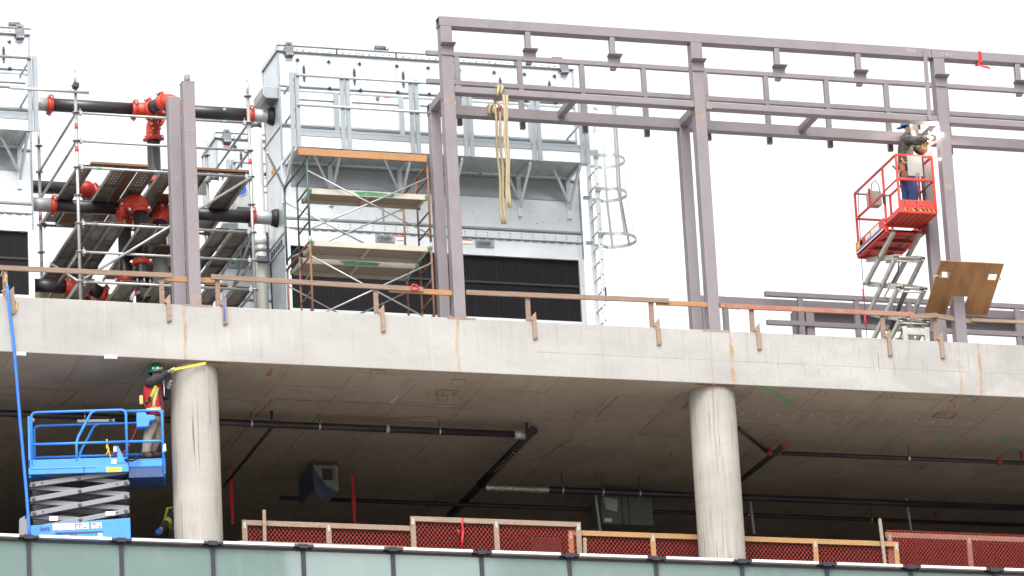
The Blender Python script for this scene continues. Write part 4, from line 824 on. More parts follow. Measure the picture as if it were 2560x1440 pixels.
guard('crooked short guard rail boards below the tilted plywood sheet', [((2274, 793), (2343, 788), .03), ((2340, 790), (2440, 806), .09, 'woodp'), ((2428, 800), (2580, 806), .02, 'woodp', .06)], [(2336, 792, 850)])
p = at(1035, 720, .06); MB().path([(p.x-.07, .03, p.z), (p.x-.03, .025, p.z+.05), (p.x+.03, .025, p.z+.045), (p.x+.08, .03, p.z), (p.x+.05, .02, p.z-.05), (p.x-.04, .02, p.z-.05)], .014, 6, True).build('red_ribbon', 'redstrap', None, 'red ribbon knotted round the long guard rail near the scaffold foot', 'ribbon')
# plywood sheet notched round the right hand column
A, B, Cc = at(2352, 652, -.62), at(2510, 660, -.62), None
fl = [at(2310, 785, y) for y in (.4,)][0]; ex = (B-A); w_ = ex.length; ex.normalize(); ey = (fl-A); hh = ey.length; ey.normalize()
pl = thing('plywood_sheet', fl, 'tilted brown plywood sheet with two hand slots, notched round a steel column', 'plywood')
n_ = ex.cross(ey).normalized(); m = MB(); nx = at(2402, 760, .0).x-A.x
m.plate_hole(A, ex, ey, w_, hh, [(w_*.06, hh*.20, w_*.21, hh*.31), (w_*.82, hh*.20, w_*.97-.02, hh*.31), (nx-.17, hh*.64, nx+.145, hh)], n_*.018); m.build('board', 'ply', pl)
MB().beam(A+ex*(nx+.18)+ey*(hh-.02), A+ex*(w_-.03)+ey*(hh-.02), .05, .05).build('batten', 'woodp', pl)
for fx in (.06, .97): MB().path([A+ex*w_*fx+ey*hh*.27-n_*.01, A+ex*(w_*(fx-.05) if fx < .5 else w_*1.02)+ey*hh*.265-n_*.015, A+ex*(w_*(fx-.09) if fx < .5 else w_*1.02)+ey*hh*.30], .012, 6).build('tie_cord', 'ycord', pl)

# hose and cord on the left
m = MB(); m.path([at(x, y, -.12) for x, y in ((18, 715), (21, 740), (27, 800), (36, 880), (43, 960), (50, 1050), (58, 1140), (66, 1230), (73, 1325), (74, 1344))], .028, 10); m.build('hose', 'hose', None, 'bright blue hose hanging straight down the left of the facade', 'hose')
m = MB(); m.path([at(x, y, -.03) for x, y in ((2, 690), (8, 672), (16, 690), (6, 712), (14, 700), (20, 720), (4, 728), (12, 740), (30, 735), (42, 755), (40, 775), (32, 782), (24, 765), (30, 742))], .011, 6); m.build('cord', 'ycord', None, 'yellow cord looped round the leftmost guard rail post', 'cord')
m = MB(); m.path([at(x, y, -.06) for x, y in ((558, 738), (560, 765), (562, 802))], .008, 6); m.build('cord', 'hose', None, 'short light blue cord hanging over the slab edge right of the short columns', 'cord')

# ============================================================ below the roof slab
def hung(pts_under, drop): return [under(px, py)-EZ*drop for px, py in pts_under]
def dpipe(name, lab, pts, r, k='pipe', cat='pipe', hang=(), hk='bolt', group=None):
    t = thing(name, pts[0], lab, cat, group); MB().path(pts, r, 14).build('pipe', k, t)
    for f in hang:
        i = int(f); q = pts[i]+(pts[i+1]-pts[i])*(f-i); d = (pts[i+1]-pts[i]).normalized(); m = MB(); m.tube(q-d*.015, q+d*.015, r*1.12, 14); m.build('hanger_ring', hk, t); MB().tube(q+EZ*r, V((q.x, q.y, SB)), .006, 6).build('hanger_rod', 'dark', t)
    return t
YD = 2.65
def yl(px, py, Y_): return at(px, py, Y_)
zD = at(1000, 1074, YD).z
dp = dpipe('drain_pipe', 'long black drain pipe under the soffit ending at a capped cross pipe', [V((-12, YD, zD+.0)), V((at(1300, 1089, YD).x, YD, zD))], .062, hang=(.39, .62, .715, .885, .25))
xx = at(1322, 1092, YD).x; MB().tube((at(1285, 1089, YD).x, YD, zD), (at(1312, 1089, YD).x, YD, zD), .085, 14).build('band_clamp', 'greypipe', dp); MB().tube((at(968, 1075, YD).x-.03, YD, zD), (at(968, 1075, YD).x+.03, YD, zD), .08, 14).build('band_clamp', 'greypipe', dp)
MB().path([V((xx, YD-.25, zD)), V((xx, 7.6, zD-.05))], .07, 14).build('cross_pipe', 'pipe', dp); MB().tube((xx, YD-.27, zD), (xx, YD-.2, zD), .085, 16).build('end_cap', 'pipe', dp); MB().tube((xx-.03, YD, zD), (xx-.03, YD, SB), .022, 8).build('drop', 'pipe', dp)
MB().path([V((xx, YD+.75, zD-.008)), V((xx, YD+1.0, zD-.01)), V((xx, YD+1.3, zD-.01)), V((xx, 5.6, zD-.03))], [.073, .077, .074, .076], 14).build('foil_sleeve', 'black', dp)
for k in range(9): a = V((xx-.06, YD+.8+k*.14, zD-.075)); MB().path([a, a+V((.05, .05, -.02)), a+V((.12, .02, .03))], .008, 5).build('foil_wrinkle', 'foil', dp)
p = at(680, 1040, YD-.05); MB().tube((p.x, YD-.05, SB), (p.x, YD-.05, zD), .025, 8).build('drop', 'pipe', dp)
# small branch slanting away on the left
MB().path([V((p.x, YD, zD-.06)), at(560, 1215, 5.6)], .03, 8).build('branch_pipe', 'pipe', dp)
Y2 = 5.5; z2 = at(1300, 1222, Y2).z
fp = dpipe('insulated_pipe', 'black pipe with a short crinkled silver foil sleeve deep under the soffit', [V((at(1212, 1220, Y2).x, Y2, z2)), V((13, Y2, z2))], .062, hang=(.125, .25, .19))
m = MB(); xa, xb = at(1212, 1222, Y2).x, at(1372, 1225, Y2).x; m.path([V((xa+(xb-xa)*i/24, Y2, z2)) for i in range(25)], [.072+random.uniform(-.007, .008) for i in range(25)], 14); m.build('foil_sleeve', 'foil', fp)
Y4 = 3.05; z4 = at(2200, 1143, Y4).z
sp = dpipe('sprinkler_pipe', 'thin black sprinkler pipe with orange fittings under the soffit at right', [V((at(1950, 1130, Y4).x, Y4, z4)), V((14, Y4, z4))], .04, hang=(.31, .8), hk='white')
xq = at(1932, 1125, Y4).x; MB().path([V((xq+.05, Y4-.5, z4)), V((xq-.05, Y4+3.6, z4))], .05, 12).build('cross_pipe', 'pipe', sp); MB().tube((xq+.05, Y4-.52, z4), (xq+.05, Y4-.43, z4), .065, 14).build('end_cap', 'fitred', sp)
MB().path([at(1845, 1070, 2.1), at(1915, 1127, Y4)], .035, 10).build('branch_pipe', 'pipe', sp)
for px, py in ((1925, 1130), (1948, 1128), (2500, 1152)): q = at(px, py, Y4-.03); m = MB(); m.box((q.x-.04, Y4-.055, z4-.05), (q.x+.04, Y4+.05, z4+.05)); m.tube((q.x, Y4, z4), (q.x, Y4, z4+.10), .035, 10); m.build('fitting', 'fitred', sp, bevel=.012)
q = at(2553, 1140, Y4); MB().tube((q.x, Y4, z4-.03), (q.x, Y4, z4+.22), .025, 10).build('sprinkler_head', 'fitred', sp)
z5 = at(2200, 1300, 6.6).z; sp2 = dpipe('sprinkler_pipe', 'distant thin black sprinkler pipe low under the soffit behind the right column', [V((at(700, 1280, 6.6).x, 6.6, z5)), V((14, 6.6, z5))], .04, hang=(.55, .7, .9)); q = at(2340, 1298, 6.6); MB().tube((q.x, 6.6, z5), (q.x, 6.6, z5+.2), .03, 8).build('fitting', 'fitred', sp2)
# equipment hung deep inside
FY = 5.3; p = at(815, 1195, FY); ac = thing('fan_unit', (p.x, FY, p.z), 'hanging fan unit half wrapped in torn blue plastic', 'fan unit')
m = MB(); w_, h_ = .23, .24; m.plate_hole((p.x-w_, FY, p.z-h_), EX, EZ, 2*w_, 2*h_, [(.16, .20, .40, .46)], (0, .03, 0)); m.box((p.x-w_, FY+.03, p.z-h_), (p.x+w_, FY+.9, p.z+h_)); m.build('case', 'ahu2', ac); MB().box((p.x-.09, FY+.015, p.z-.06), (p.x+.13, FY+.025, p.z+.18)).build('opening', 'dark', ac)
m = MB(); m.prism([(p.x-w_-.01, FY-.02, p.z+h_-.02), (p.x-w_+.04, FY-.02, p.z+.12), (p.x-.02, FY-.02, p.z-.14), (p.x+w_-.03, FY-.02, p.z-.26), (p.x+w_-.1, FY-.04, p.z-.36), (p.x+.0, FY-.03, p.z-.30), (p.x-.1, FY-.05, p.z-.42), (p.x-w_, FY-.03, p.z-.28)], (0, .012, 0)); m.prism([(p.x-w_-.02, FY-.02, p.z+h_), (p.x-w_-.02, FY+.9, p.z+h_), (p.x-w_-.02, FY+.9, p.z-h_+.02), (p.x-w_-.02, FY+.4, p.z-h_-.03), (p.x-w_-.02, FY-.02, p.z-h_)], (-.01, 0, 0)); m.build('plastic_wrap', 'bwrap', ac)
m = MB(); [m.box((p.x+dx-.02, FY-.01, p.z+h_), (p.x+dx+.02, FY+.02, SB)) for dx in (-.22, .22)]; m.build('hanger_strap', 'greydk', ac)
p = at(1568, 1278, 6.0); ah = thing('air_handler', (p.x, 6.0, p.z), 'grey air handler cabinet hanging under the soffit left of the right column', 'air handler')
MB().box((p.x-.50, 6.0, p.z-.27), (p.x+.50, 6.8, p.z+.29)).build('case', 'ahu', ah, bevel=.01); m = MB(); [m.box((p.x+dx-.006, 5.992, p.z-.27), (p.x+dx+.006, 6.001, p.z+.29)) for dx in (-.10, .03)]; m.box((p.x-.50, 5.985, p.z-.29), (p.x+.50, 6.01, p.z-.26)); m.build('seams', 'dark', ah); MB().box((p.x-.45, 5.99, p.z-.22), (p.x-.31, 5.999, p.z-.15)).build('label', 'sticker', ah)
m = MB(); m.prism([(p.x-.46, 5.98, p.z+.25), (p.x-.18, 5.98, p.z+.22), (p.x-.2, 5.98, p.z-.02), (p.x-.42, 5.98, p.z+.02)], (0, .006, 0)); m.build('plastic_sheet', 'valve', ah)
# duct straps: red webbing hanging in the dark, pale strips
for px, y0, y1, lab in ((576, 1176, 1310, 'red strap hanging in the dark just right of the left column'), (881, 1188, 1308, 'red strap hanging in the dark right of the fan unit')):
    SY = 5.7; a, b = at(px, y0, SY), at(px+6, y1, SY); t = thing('strap', (a.x, SY, b.z), lab, 'strap', 'red straps hanging from the soffit'); MB().beam(a, b, .05, .012, up=(0, 1, 0)).build('webbing', 'redstrap', t); MB().beam(a+(b-a)*.42, a+(b-a)*.62, .07, .02, up=(0, 1, 0)).build('fold', 'redstrap', t); MB().tube(a, V((a.x, SY, SB)), .006, 6).build('hanger_rod', 'dark', t)
for px, y0, y1, lab in ((1489, 1238, 1330, 'pale flat strip hanging beside the air handler'), (1874, 1238, 1335, 'pale flat strip hanging right of the right column'), (2266, 1245, 1325, 'pale flat strip hanging above the far right mesh panel')):
    a, b = at(px, y0, 5.8), at(px+12, y1, 5.8); MB().beam(a, b, .045, .01, up=(0, 1, 0)).build('hanging_strip', 'greypipe', None, lab, 'strip', 'pale strips hanging from the soffit')
# ============================================================ mesh barrier panels
def barrier(lab, px0, py0, px1, py1, Y_, posts_, k, mid=None, bottom=False, over=0, pitch=.072):
    a, b = at(px0, py0, Y_), at(px1, py1, Y_); zt = (a.z+b.z)/2; zb_ = FL+.02
    t = thing('barrier_panel', ((a.x+b.x)/2, Y_, zb_), lab, 'barrier', 'timber framed red mesh barrier panels')
    MB().box((a.x, Y_, zt-.09), (b.x, Y_+.04, zt)).build('top_rail', k, t, bevel=.003); MB().box((a.x, Y_, zb_), (b.x, Y_+.04, zb_+.09)).build('bottom_rail', k, t)
    for px in posts_:
        x = at(px, py0+25, Y_).x; q = MB().box((x-.045, Y_+.002, zb_+.09), (x+.045, Y_+.038, zt-.09 if not over else zt-.091)).build('post', k, t, bevel=.003)
        m = MB(); m.box((x-.02, Y_-.002, zt-.15), (x+.02, Y_+.001, zt-.04)); m.build('nail_plate', 'greypipe', q)
    if mid: zm = at(px0, mid, Y_).z; MB().box((a.x+.05, Y_+.5, zm-.05), (b.x, Y_+.54, zm+.04)).build('inner_rail', 'woody', t); [MB().box((at(q, mid, Y_+.5).x-.05, Y_+.46, zb_), (at(q, mid, Y_+.5).x+.05, Y_+.5, zm+.02)).build('inner_post', 'woodp', t) for q in (px0+45, px0+235)]
    zt2 = zt-.06+over; H = zt2-zb_; Wd = b.x-a.x; m = MB(); yy = Y_+.05 if not over else Y_-.012; r = .0034
    n = int((Wd+H)/pitch)
    for i in range(n+1):
        for s in (1, -1):
            x0 = a.x-H*.8+i*pitch if s == 1 else a.x+i*pitch
            p_ = V((x0, yy+.004*s, zb_)); e_ = V((x0+s*H*.8, yy+.004*s, zt2))
            # clip to the frame
            def cl(p, q):
                lo, hi = 0.0, 1.0; dx = q.x-p.x
                for lim, sg in ((a.x, 1), (b.x, -1)):
                    tt_ = (lim-p.x)/dx
                    if sg*dx > 0: lo = max(lo, tt_)
                    else: hi = min(hi, tt_)
                return (p+(q-p)*lo, p+(q-p)*hi) if hi-lo > .02 else None
            c = cl(p_, e_)
            if c and c[0].z < zt2: m.beam(c[0], c[1], r*2, r*1.3, up=(0, 1, 0))
    m.build('mesh_net', 'mesh', t); return t
barrier('leftmost mesh barrier panel, low and pale, right of the left column', 605, 1297, 1034, 1317, .95, (612, 822), 'woodp', mid=1336)
barrier('taller mesh barrier panel of pale timber with a red ribbon tied on', 1026, 1289, 1452, 1306, .90, (1033, 1241, 1446), 'woodp')
barrier('long low mesh barrier panel of yellowish timber behind the right column', 1421, 1327, 2246, 1352, .96, (1428, 1633, 2038, 2240), 'woody')
barrier('rightmost mesh barrier panel with net pulled over its faded top rail', 2214, 1334, 2640, 1342, 1.02, (2226, 2424), 'woodp', over=.10, pitch=.066)
p = at(1158, 1296, .85); m = MB(); m.path([(p.x, .87, p.z+.01), (p.x-.02, .87, p.z-.12), (p.x+.01, .87, p.z-.24), (p.x-.07, .87, p.z-.3), (p.x-.1, .87, p.z-.2)], .018, 6); m.path([(p.x-.01, .87, p.z-.2), (p.x-.04, .87, p.z-.5)], .02, 6); m.build('red_ribbon', 'redstrap', None, 'red ribbon tied to the top rail of the taller mesh panel', 'ribbon')
for px, y0, y1, dx, lab in ((660, 1275, 1352, 2, 'upright wooden stake in front of the leftmost mesh panel'), (2199, 1297, 1410, 14, 'leaning grey wooden stake left of the rightmost mesh panel'), (1304, 1290, 1375, 2, None), (1462, 1345, 1390, 1, 'short pointed pale stake behind the long low mesh panel')):
    if not lab: continue
    a, b = at(px, y0, .85), at(px+dx*1.3, y1+40, .85); MB().beam(a, b, .06, .035, up=(0, 1, 0)).build('wooden_stake', 'woodp' if px != 2199 else 'plank', None, lab, 'stake', bevel=.006)
a, b = at(598, 1352, .4), at(965, 1366, .4); MB().box((a.x, .38, a.z-.05), (b.x, .47, a.z)).build('loose_plank', 'woodp', None, 'flat pale plank lying at the foot of the leftmost mesh panel', 'plank')

# ============================================================ blue scissor lift on the lower floor
TH = math.radians(-13.5); BO = at(72, 1187, .66)
bl = thing('scissor_lift', BO, 'blue scissor lift with grey folded scissor arms on the storey below the slab', 'scissor lift', 'scissor lifts', rz=TH, local=True)
_u = V((math.cos(TH), math.sin(TH), 0)); _n = V((-math.sin(TH), math.cos(TH), 0))
def L(px, py, v=0.0):
    d = ray(px, py); p = CAM + d*((BO+_n*v-CAM).dot(_n)/d.dot(_n)) - BO; return p.dot(_u), p.z
def Lp(px, py, v=0.0): u, z = L(px, py, v); return V((u, v, z))
u1 = L(321, 1180)[0]; u2 = L(410, 1150)[0]; WD = .78
ztp = L(72, 1150)[1]; zbt = 0.0
m = MB(); m.box((0, 0, .08), (u1, .03, ztp)); m.box((0, WD-.03, .08), (u1, WD, ztp)); m.box((0, 0, .08), (.03, WD, ztp)); m.box((.02, .02, .08), (u1, WD-.02, .12)); m.box((-.005, -.012, .0), (u1+.005, .03, .115)); m.box((0, WD-.02, 0), (u1, WD, .1)); m.build('platform', 'blue', bl, bevel=.006)
m = MB(); m.box((.02, -.016, .085), (u1-.55, -.010, .092)); m.box((u1*.55, -.016, .0), (u1*.55+.02, -.010, .10)); m.build('platform_groove', 'bluedk', bl)
# roll-out deck with navy underside panel
zx1 = L(380, 1146)[1]; zx0 = L(380, 1166)[1]; zxb = L(380, 1190)[1]
m = MB(); m.box((u1+.005, .05, zx0), (u2, .075, zx1)); m.box((u1+.0, .05, zx0), (u2, WD-.05, zx0+.03)); m.box((u2-.03, .04, zx0-.12), (u2+.02, WD-.04, zx1+.02)); m.box((u1, .045, zx1-.01), (u2, .08, zx1+.01)); m.build('extension_deck', 'blue', bl, bevel=.005)
MB().box((u1+.005, .055, zxb), (u2-.01, WD-.05, zx0-.001)).build('underside_panel', 'bluedk', bl)
def rails(pts, r=.024, name='guard_rail'):  # pts: list of polylines in local coords, corners rounded
    m = MB()
    for pl_ in pts:
        q = []
        for i, p in enumerate(pl_):
            if 0 < i < len(pl_)-1:
                a, b = pl_[i-1], pl_[i+1]; k = min(.09, (a-p).length*.45, (b-p).length*.45); pa, pb_ = p+(a-p).normalized()*k, p+(b-p).normalized()*k
                q += [pa*(1-s)**2+p*2*s*(1-s)+pb_*s*s for s in (0, .25, .5, .75, 1)]
            else: q.append(p)
        m.path(q, r, 8)
    return m.build(name, 'blue', bl)
ur = L(315, 1040)[0]; zr = L(200, 1027)[1]; zm = L(200, 1107)[1]; ue = L(408, 1030)[0]-.02
A_ = lambda u, v, z: V((u, v, z))
rails([[A_(.06, .02, ztp-.1), A_(.06, .02, zr), A_(ur, .02, zr), A_(ur, .02, ztp-.1)]]); rails([[A_(.06, .02, zm), A_(ur, .02, zm)], [A_(ur, .02, zm), A_(ue, .04, zm), A_(ue, WD, zm)]])
ga, gb = L(229, 1034)[0], L(191, 1098)[0]
rails([[A_(ga+.1, .02, zr), A_(ga, .02, zr-.02), A_(gb, .02, zm+.05), A_(gb, .02, ztp-.05)]], name='gate_rail')
rails([[A_(ga+.14, WD, zr), A_(ga+.04, WD, zr-.02), A_(gb+.04, WD, zm+.05), A_(gb+.04, WD, ztp-.05)]], name='gate_rail')
rails([[A_(.09, WD, ztp), A_(.09, WD, zr), A_(ue, WD, zr), A_(ue, WD, zx0)], [A_(.09, WD, zm-.0), A_(ue, WD, zm)]])
rails([[A_(ur, .03, zr-.02), A_(ue, .05, zr-.02), A_(ue, .05, zx0-.1)], [A_(ue, .05, zr-.03), A_(ue, WD, zr-.03)]])
m = MB(); m.box((-.0, .02, ztp-.3), (.035, .06, zr-.06)); m.box((.035, .02, ztp-.1), (.05, .05, zr-.1)); m.build('entry_post', 'blue', bl)
# controls, brackets, stickers
c0 = Lp(341, 1030, .02); c1 = Lp(388, 1067, .02)
m = MB(); m.prism([Lp(341, 1031, .0), Lp(341, 1058, .0), Lp(342, 1068, .0), Lp(372, 1066, .0), Lp(374, 1052, .0), Lp(388, 1049, .0), Lp(388, 1038, .0), Lp(366, 1036, .0), Lp(364, 1030, .0)], (0, .16, 0)); m.build('control_box', 'blue', bl, bevel=.012)
m = MB(); m.prism([Lp(294, 1112, -.01), Lp(293, 1156, -.01), Lp(308, 1158, -.01), Lp(311, 1148, -.01)], (0, .02, 0)); m.build('gusset', 'blue', bl); MB().box((Lp(283, 1126).x, .05, Lp(283, 1128).z), (Lp(293, 1126).x, .12, Lp(283, 1112).z)).build('socket_box', 'valve', bl, bevel=.01)
def stick(name, px0, py0, px1, py1, k, v=-.018, p=None, lab=None): a, b = Lp(px0, py0, v), Lp(px1, py1, v); return MB().box((a.x, v, a.z), (b.x, v+.004, b.z)).build(name, k, p or bl, lab)
stick('sticker', 279, 1148, 291, 1159, 'sticker', -.008); o = stick('caution_sticker', 266, 1169, 304, 1179, 'styel', -.02)
for k, (py, txt, sz) in enumerate(((1172.6, 'CAUTION', .030), (1176, 'MAXIMUM CAPACITY', .018), (1178.6, 'STAND CLEAR OF LIFT', .015))):
    a = Lp(271 if not k else 268, py, -.021); text('lettering', txt, a, EX, EZ, sz*.95, 'ink', bl, .0004)
text('lettering', '3692', Lp(99, 1327, -.03), EX, EZ, .085, 'ink', bl, .001, 'black stencilled number 3692')
m = MB(); q = [Lp(*p, -.03) for p in ((312, 1147), (318, 1151), (328, 1152), (338, 1149), (345, 1143), (351, 1135))]; q2 = []
for i in range(61):
    f = i/60*(len(q)-1); k = min(int(f), len(q)-2); q2.append(q[k]+(q[k+1]-q[k])*(f-k)+V((0, math.cos(i*2.2)*.022, math.sin(i*2.2)*.022)))
m.path(q2, .006, 5); m.build('coiled_cable', 'black', bl)
a = Lp(411, 1110, -.02); MB().prism([Lp(408, 1113, -.02), Lp(407, 1128, -.02), Lp(415, 1124, -.02), Lp(414, 1108, -.02)], (0, .01, 0)).build('document_holder', 'sticker', bl); MB().prism([Lp(407, 1128, -.022), Lp(407, 1132, -.022), Lp(417, 1127, -.022), Lp(416, 1122, -.022)], (0, .012, 0)).build('teal_edge', 'greenmark', bl)
# scissor arms: the near pair rises to the right, the far pair falls to the right
levels = [((76, 1213), (318, 1178)), ((77, 1250), (322, 1206)), ((78, 1286), (322, 1240)), ((80, 1324), (322, 1277))]
for i, (pa, pb) in enumerate(levels):
    a, b = Lp(*pa, .10), Lp(*pb, .10)
    o = MB().beam(a, b, .05, .085).build('scissor_arm', 'grey', bl, bevel=.006); 
    for f in (.03, .5, .97): c = a+(b-a)*f; MB().path([c-V((0, .025, 0)), c-V((0, .055, 0))], [.034, .024], 10).build('pivot_pin', 'greydk', o)
    f = .12 if i % 2 == 0 else .88; c = a+(b-a)*f; MB().tube(c-V((0, .0255, 0)), c-V((0, .028, 0)), .016, 10).build('hole', 'ink', o)
    MB().beam(a+V((0, .5, 0)), b+V((0, .5, 0)), .05, .085).build('scissor_arm', 'greydk', bl)
    zA, zB = a.z+.01, b.z
    if i < 4:
        za_ = Lp(levels[i][0][0], levels[i][0][1]-36, .1).z; zb2 = Lp(levels[i][1][0], levels[i][1][1]+28, .1).z
        for v in (.18, .58): MB().beam(V((a.x, v, za_)), V((b.x, v, zb2)), .05, .085).build('scissor_arm', 'grey' if v < .3 else 'greydk', bl, bevel=.004)
    for e in (a, b): MB().tube(e+V((0, -.0, 0)), e+V((0, .52, 0)), .022, 8).build('cross_tube', 'greydk', bl)
stick('warning_label', 123, 1291, 145, 1301, 'sticker', .12); stick('warning_label', 264, 1279, 288, 1288, 'sticker', .055)
# chassis
zc = L(80, 1306)[1]; zcb = FL-BO.z+.12; uc0, uc1 = L(77, 1320)[0], L(326, 1310)[0]
m = MB(); m.prism([(uc0, -.02, zcb), (uc0, -.02, zc-.06), (uc1, -.02, zc+.02), (uc1, -.02, zcb+.36), (uc1-.06, -.02, zcb+.24), (uc1-.30, -.02, zcb+.24), (uc1-.42, -.02, zcb+.12), (uc1-.42, -.02, zcb)], (0, .06, 0)); m.box((uc0, .04, zcb), (uc1-.45, WD, zc-.1)); m.prism([(uc0, WD-.05, zcb), (uc0, WD-.05, zc-.06), (uc1, WD-.05, zc+.02), (uc1, WD-.05, zcb+.2)], (0, .05, 0)); m.build('chassis', 'blue', bl, bevel=.006)
for u in (uc1-.20, uc0+.25):
    for v in (.0, WD-.12):
        w_ = MB().tube((u, v, zcb+.06), (u, v+.12, zcb+.06), .17, 20).build('wheel', 'black', bl); MB().tube((u, v-.01, zcb+.06), (u, v+.0, zcb+.06), .09, 16).build('rim', 'sticker', w_)
o = stick('instruction_label', 132, 1310, 188, 1324, 'sticker', -.026)
for k, py in enumerate((1314.5, 1318, 1321.6)): text('lettering', ('CUSTOMER RESPONSIBILITY', 'INSPECT THIS MACHINE BEFORE EVERY USE', 'KEEP CLEAR WHEN LIFT IS MOVING')[k], Lp(137, py, -.028), EX, EZ, (.033, .019, .021)[k], 'stred' if k < 1 else 'ink', bl, .0004)
for a_ in ((191, 1308, 222, 1322), (228, 1307, 254, 1320)): o = stick('warning_label', *a_, 'sticker', -.026); stick('red_strip', a_[0]+1, a_[1]+1, a_[0]+14, a_[1]+4, 'stred', -.029); stick('pictogram', a_[0]+6, a_[1]+6, a_[0]+9, a_[1]+11, 'ink', -.029); stick('pictogram', a_[0]+18, a_[1]+8, a_[0]+24, a_[1]+12, 'stblue', -.029)
stick('warning_label', 245, 1330, 256, 1345, 'sticker', -.026); stick('latch_slot', 143, 1334, 152, 1335.5, 'ink', -.026); stick('hatch_edge', 138, 1331, 258, 1332, 'bluedk', -.026); stick('red_switch', 180, 1337, 190, 1345, 'stred', -.028); stick('switch_plate', 176, 1336, 192, 1346, 'ink', -.026); stick('gauge', 160, 1337, 174, 1345, 'ahu', -.026)
m = MB(); m.prism([Lp(47, 1350, .1), Lp(48, 1298, .1), Lp(62, 1289, .1), Lp(69, 1293, .1), Lp(71, 1350, .1)], (0, .5, 0)); o = m.build('entry_ladder', 'grey', bl, bevel=.006); a = Lp(64, 1293, .09); MB().tube(a, a+V((0, .02, 0)), .018, 10).build('hole', 'ink', o)
# things lying on or tied to the blue lift
a, b = at(193, 1053, 1.55), at(287, 1051, 1.45); m = MB(); m.beam(a, b, .03, .045); o = m.build('spirit_level', 'sticker', None, 'white spirit level with a green end resting on the back rail of the blue lift', 'level'); MB().beam(b-(b-a)*.16, b-(b-a)*.06, .032, .047).build('green_grip', 'hatg', o)
m = MB(); m.path([at(*p, .80) for p in ((267, 1098), (268, 1110), (271, 1122), (274, 1135), (277, 1148))], .014, 6); m.path([at(*p, .78) for p in ((268, 1112), (266, 1119), (272, 1122), (270, 1130), (265, 1137))], .014, 6); m.ball(at(269, 1120, .79), .03, .02, .03, 8, 5); m.build('yellow_rope', 'yellow', None, 'knotted yellow rope tied to the mid rail of the blue lift', 'rope')
m = MB(); pts = [at(*p, .88) for p in ((342, 1066), (337, 1082), (330, 1096), (322, 1112), (312, 1128), (296, 1140), (283, 1134), (275, 1128))]
for a, b in zip(pts, pts[1:]): m.beam(a, b, .012, .045, up=(0, 1, 0))
m.build('red_lanyard', 'redstrap', None, 'red lanyard running from the worker to the floor of the blue lift', 'lanyard')
m = MB(); m.path([at(*p, 1.45) for p in ((204, 1138), (212, 1142), (222, 1141), (226, 1135))], [.02, .035, .03, .012], 8); m.build('blue_clamp', 'blue', None, 'small blue clamp hanging on the back rail of the blue lift', 'clamp')
m = MB(); m.path([at(*p, .97) for p in ((73, 1048), (80, 1044), (85, 1050), (83, 1054))], .013, 6); m.build('white_tie', 'sticker', None, 'white rag tied to the left corner rail of the blue lift', 'rag')

# ============================================================ red scissor lift on the roof
def atx(px, py, X): d = ray(px, py); return CAM + d*((X-CAM.x)/d.x)
RX0, RX1, RYF = 7.55, 8.285, .45
rl = thing('scissor_lift', (7.9, 1.6, 0), 'worn red scissor lift with a raised narrow platform and dirty white arms on the roof', 'scissor lift', 'scissor lifts')
ztoe0, ztoe1 = at(2248, 530, RYF).z, at(2250, 498, RYF).z; zrail = at(2240, 386, RYF).z; zmid = at(2245, 446, RYF).z
pm = atx(2214, 563, RX0); YM = pm.y; YE = atx(2145, 640, RX0).y; zmn = ztoe0-.02
m = MB(); m.box((RX0, RYF, ztoe0), (RX1, RYF+.03, ztoe1)); m.box((RX0+.01, RYF+.03, ztoe0), (RX1-.01, YM+.1, ztoe0+.04)); m.box((RX0, RYF+.03, ztoe0), (RX0+.03, YM, ztoe0+.10)); m.box((RX1-.03, RYF+.03, ztoe0), (RX1, YM, ztoe0+.10)); m.build('extension_deck', 'liftred', rl, bevel=.005)
m = MB(); [m.box((RX0+.08+i*.1, RYF+.05, ztoe0-.012), (RX0+.09+i*.1, YM, ztoe0-.0)) for i in range(6)]; m.build('deck_ribs', 'rust', rl)
m = MB(); m.box((RX0-.02, YM, zmn-.10), (RX1+.02, YE, zmn-.06)); m.box((RX0-.02, YM-.02, zmn-.12), (RX0+.05, YE, zmn-.02)); m.box((RX1-.05, YM-.02, zmn-.12), (RX1+.02, YE, zmn-.02)); [m.box((RX0, y, zmn-.14), (RX1, y+.06, zmn-.06)) for y in (YM-.0, YM+.45, YM+.9, YE-.06)]; m.build('main_deck', 'liftred', rl, bevel=.005)
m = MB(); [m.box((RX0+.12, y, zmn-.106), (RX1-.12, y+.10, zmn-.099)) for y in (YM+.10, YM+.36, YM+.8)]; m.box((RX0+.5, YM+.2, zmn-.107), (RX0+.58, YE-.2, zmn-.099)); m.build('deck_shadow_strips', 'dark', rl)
o = MB().box((RX0-.03, YM, zmn-.06), (RX0-.012, YE, zmn+.16)).build('side_panel', 'liftred', rl, 'faded side panel with peeling white and blue stickers')
for y0, y1, z0, z1, k in ((YM+.25, YM+.65, .02, .13, 'sticker'), (YM+.15, YE-.1, -.02, .005, 'stblue'), (YM+.95, YM+1.2, .02, .12, 'stred'), (YE-.35, YE-.06, .01, .13, 'styel'), (YM+.70, YM+.92, .03, .12, 'white'), (YM+.05, YE-.05, -.055, -.03, 'white')): MB().box((RX0-.034, y0, zmn+z0), (RX0-.029, y1, zmn+z1)).build('sticker', k, o)
MB().box((RX1+.012, YM, zmn-.06), (RX1+.03, YE, zmn+.16)).build('side_panel', 'liftred', rl)
hz_ = ztoe0+.06
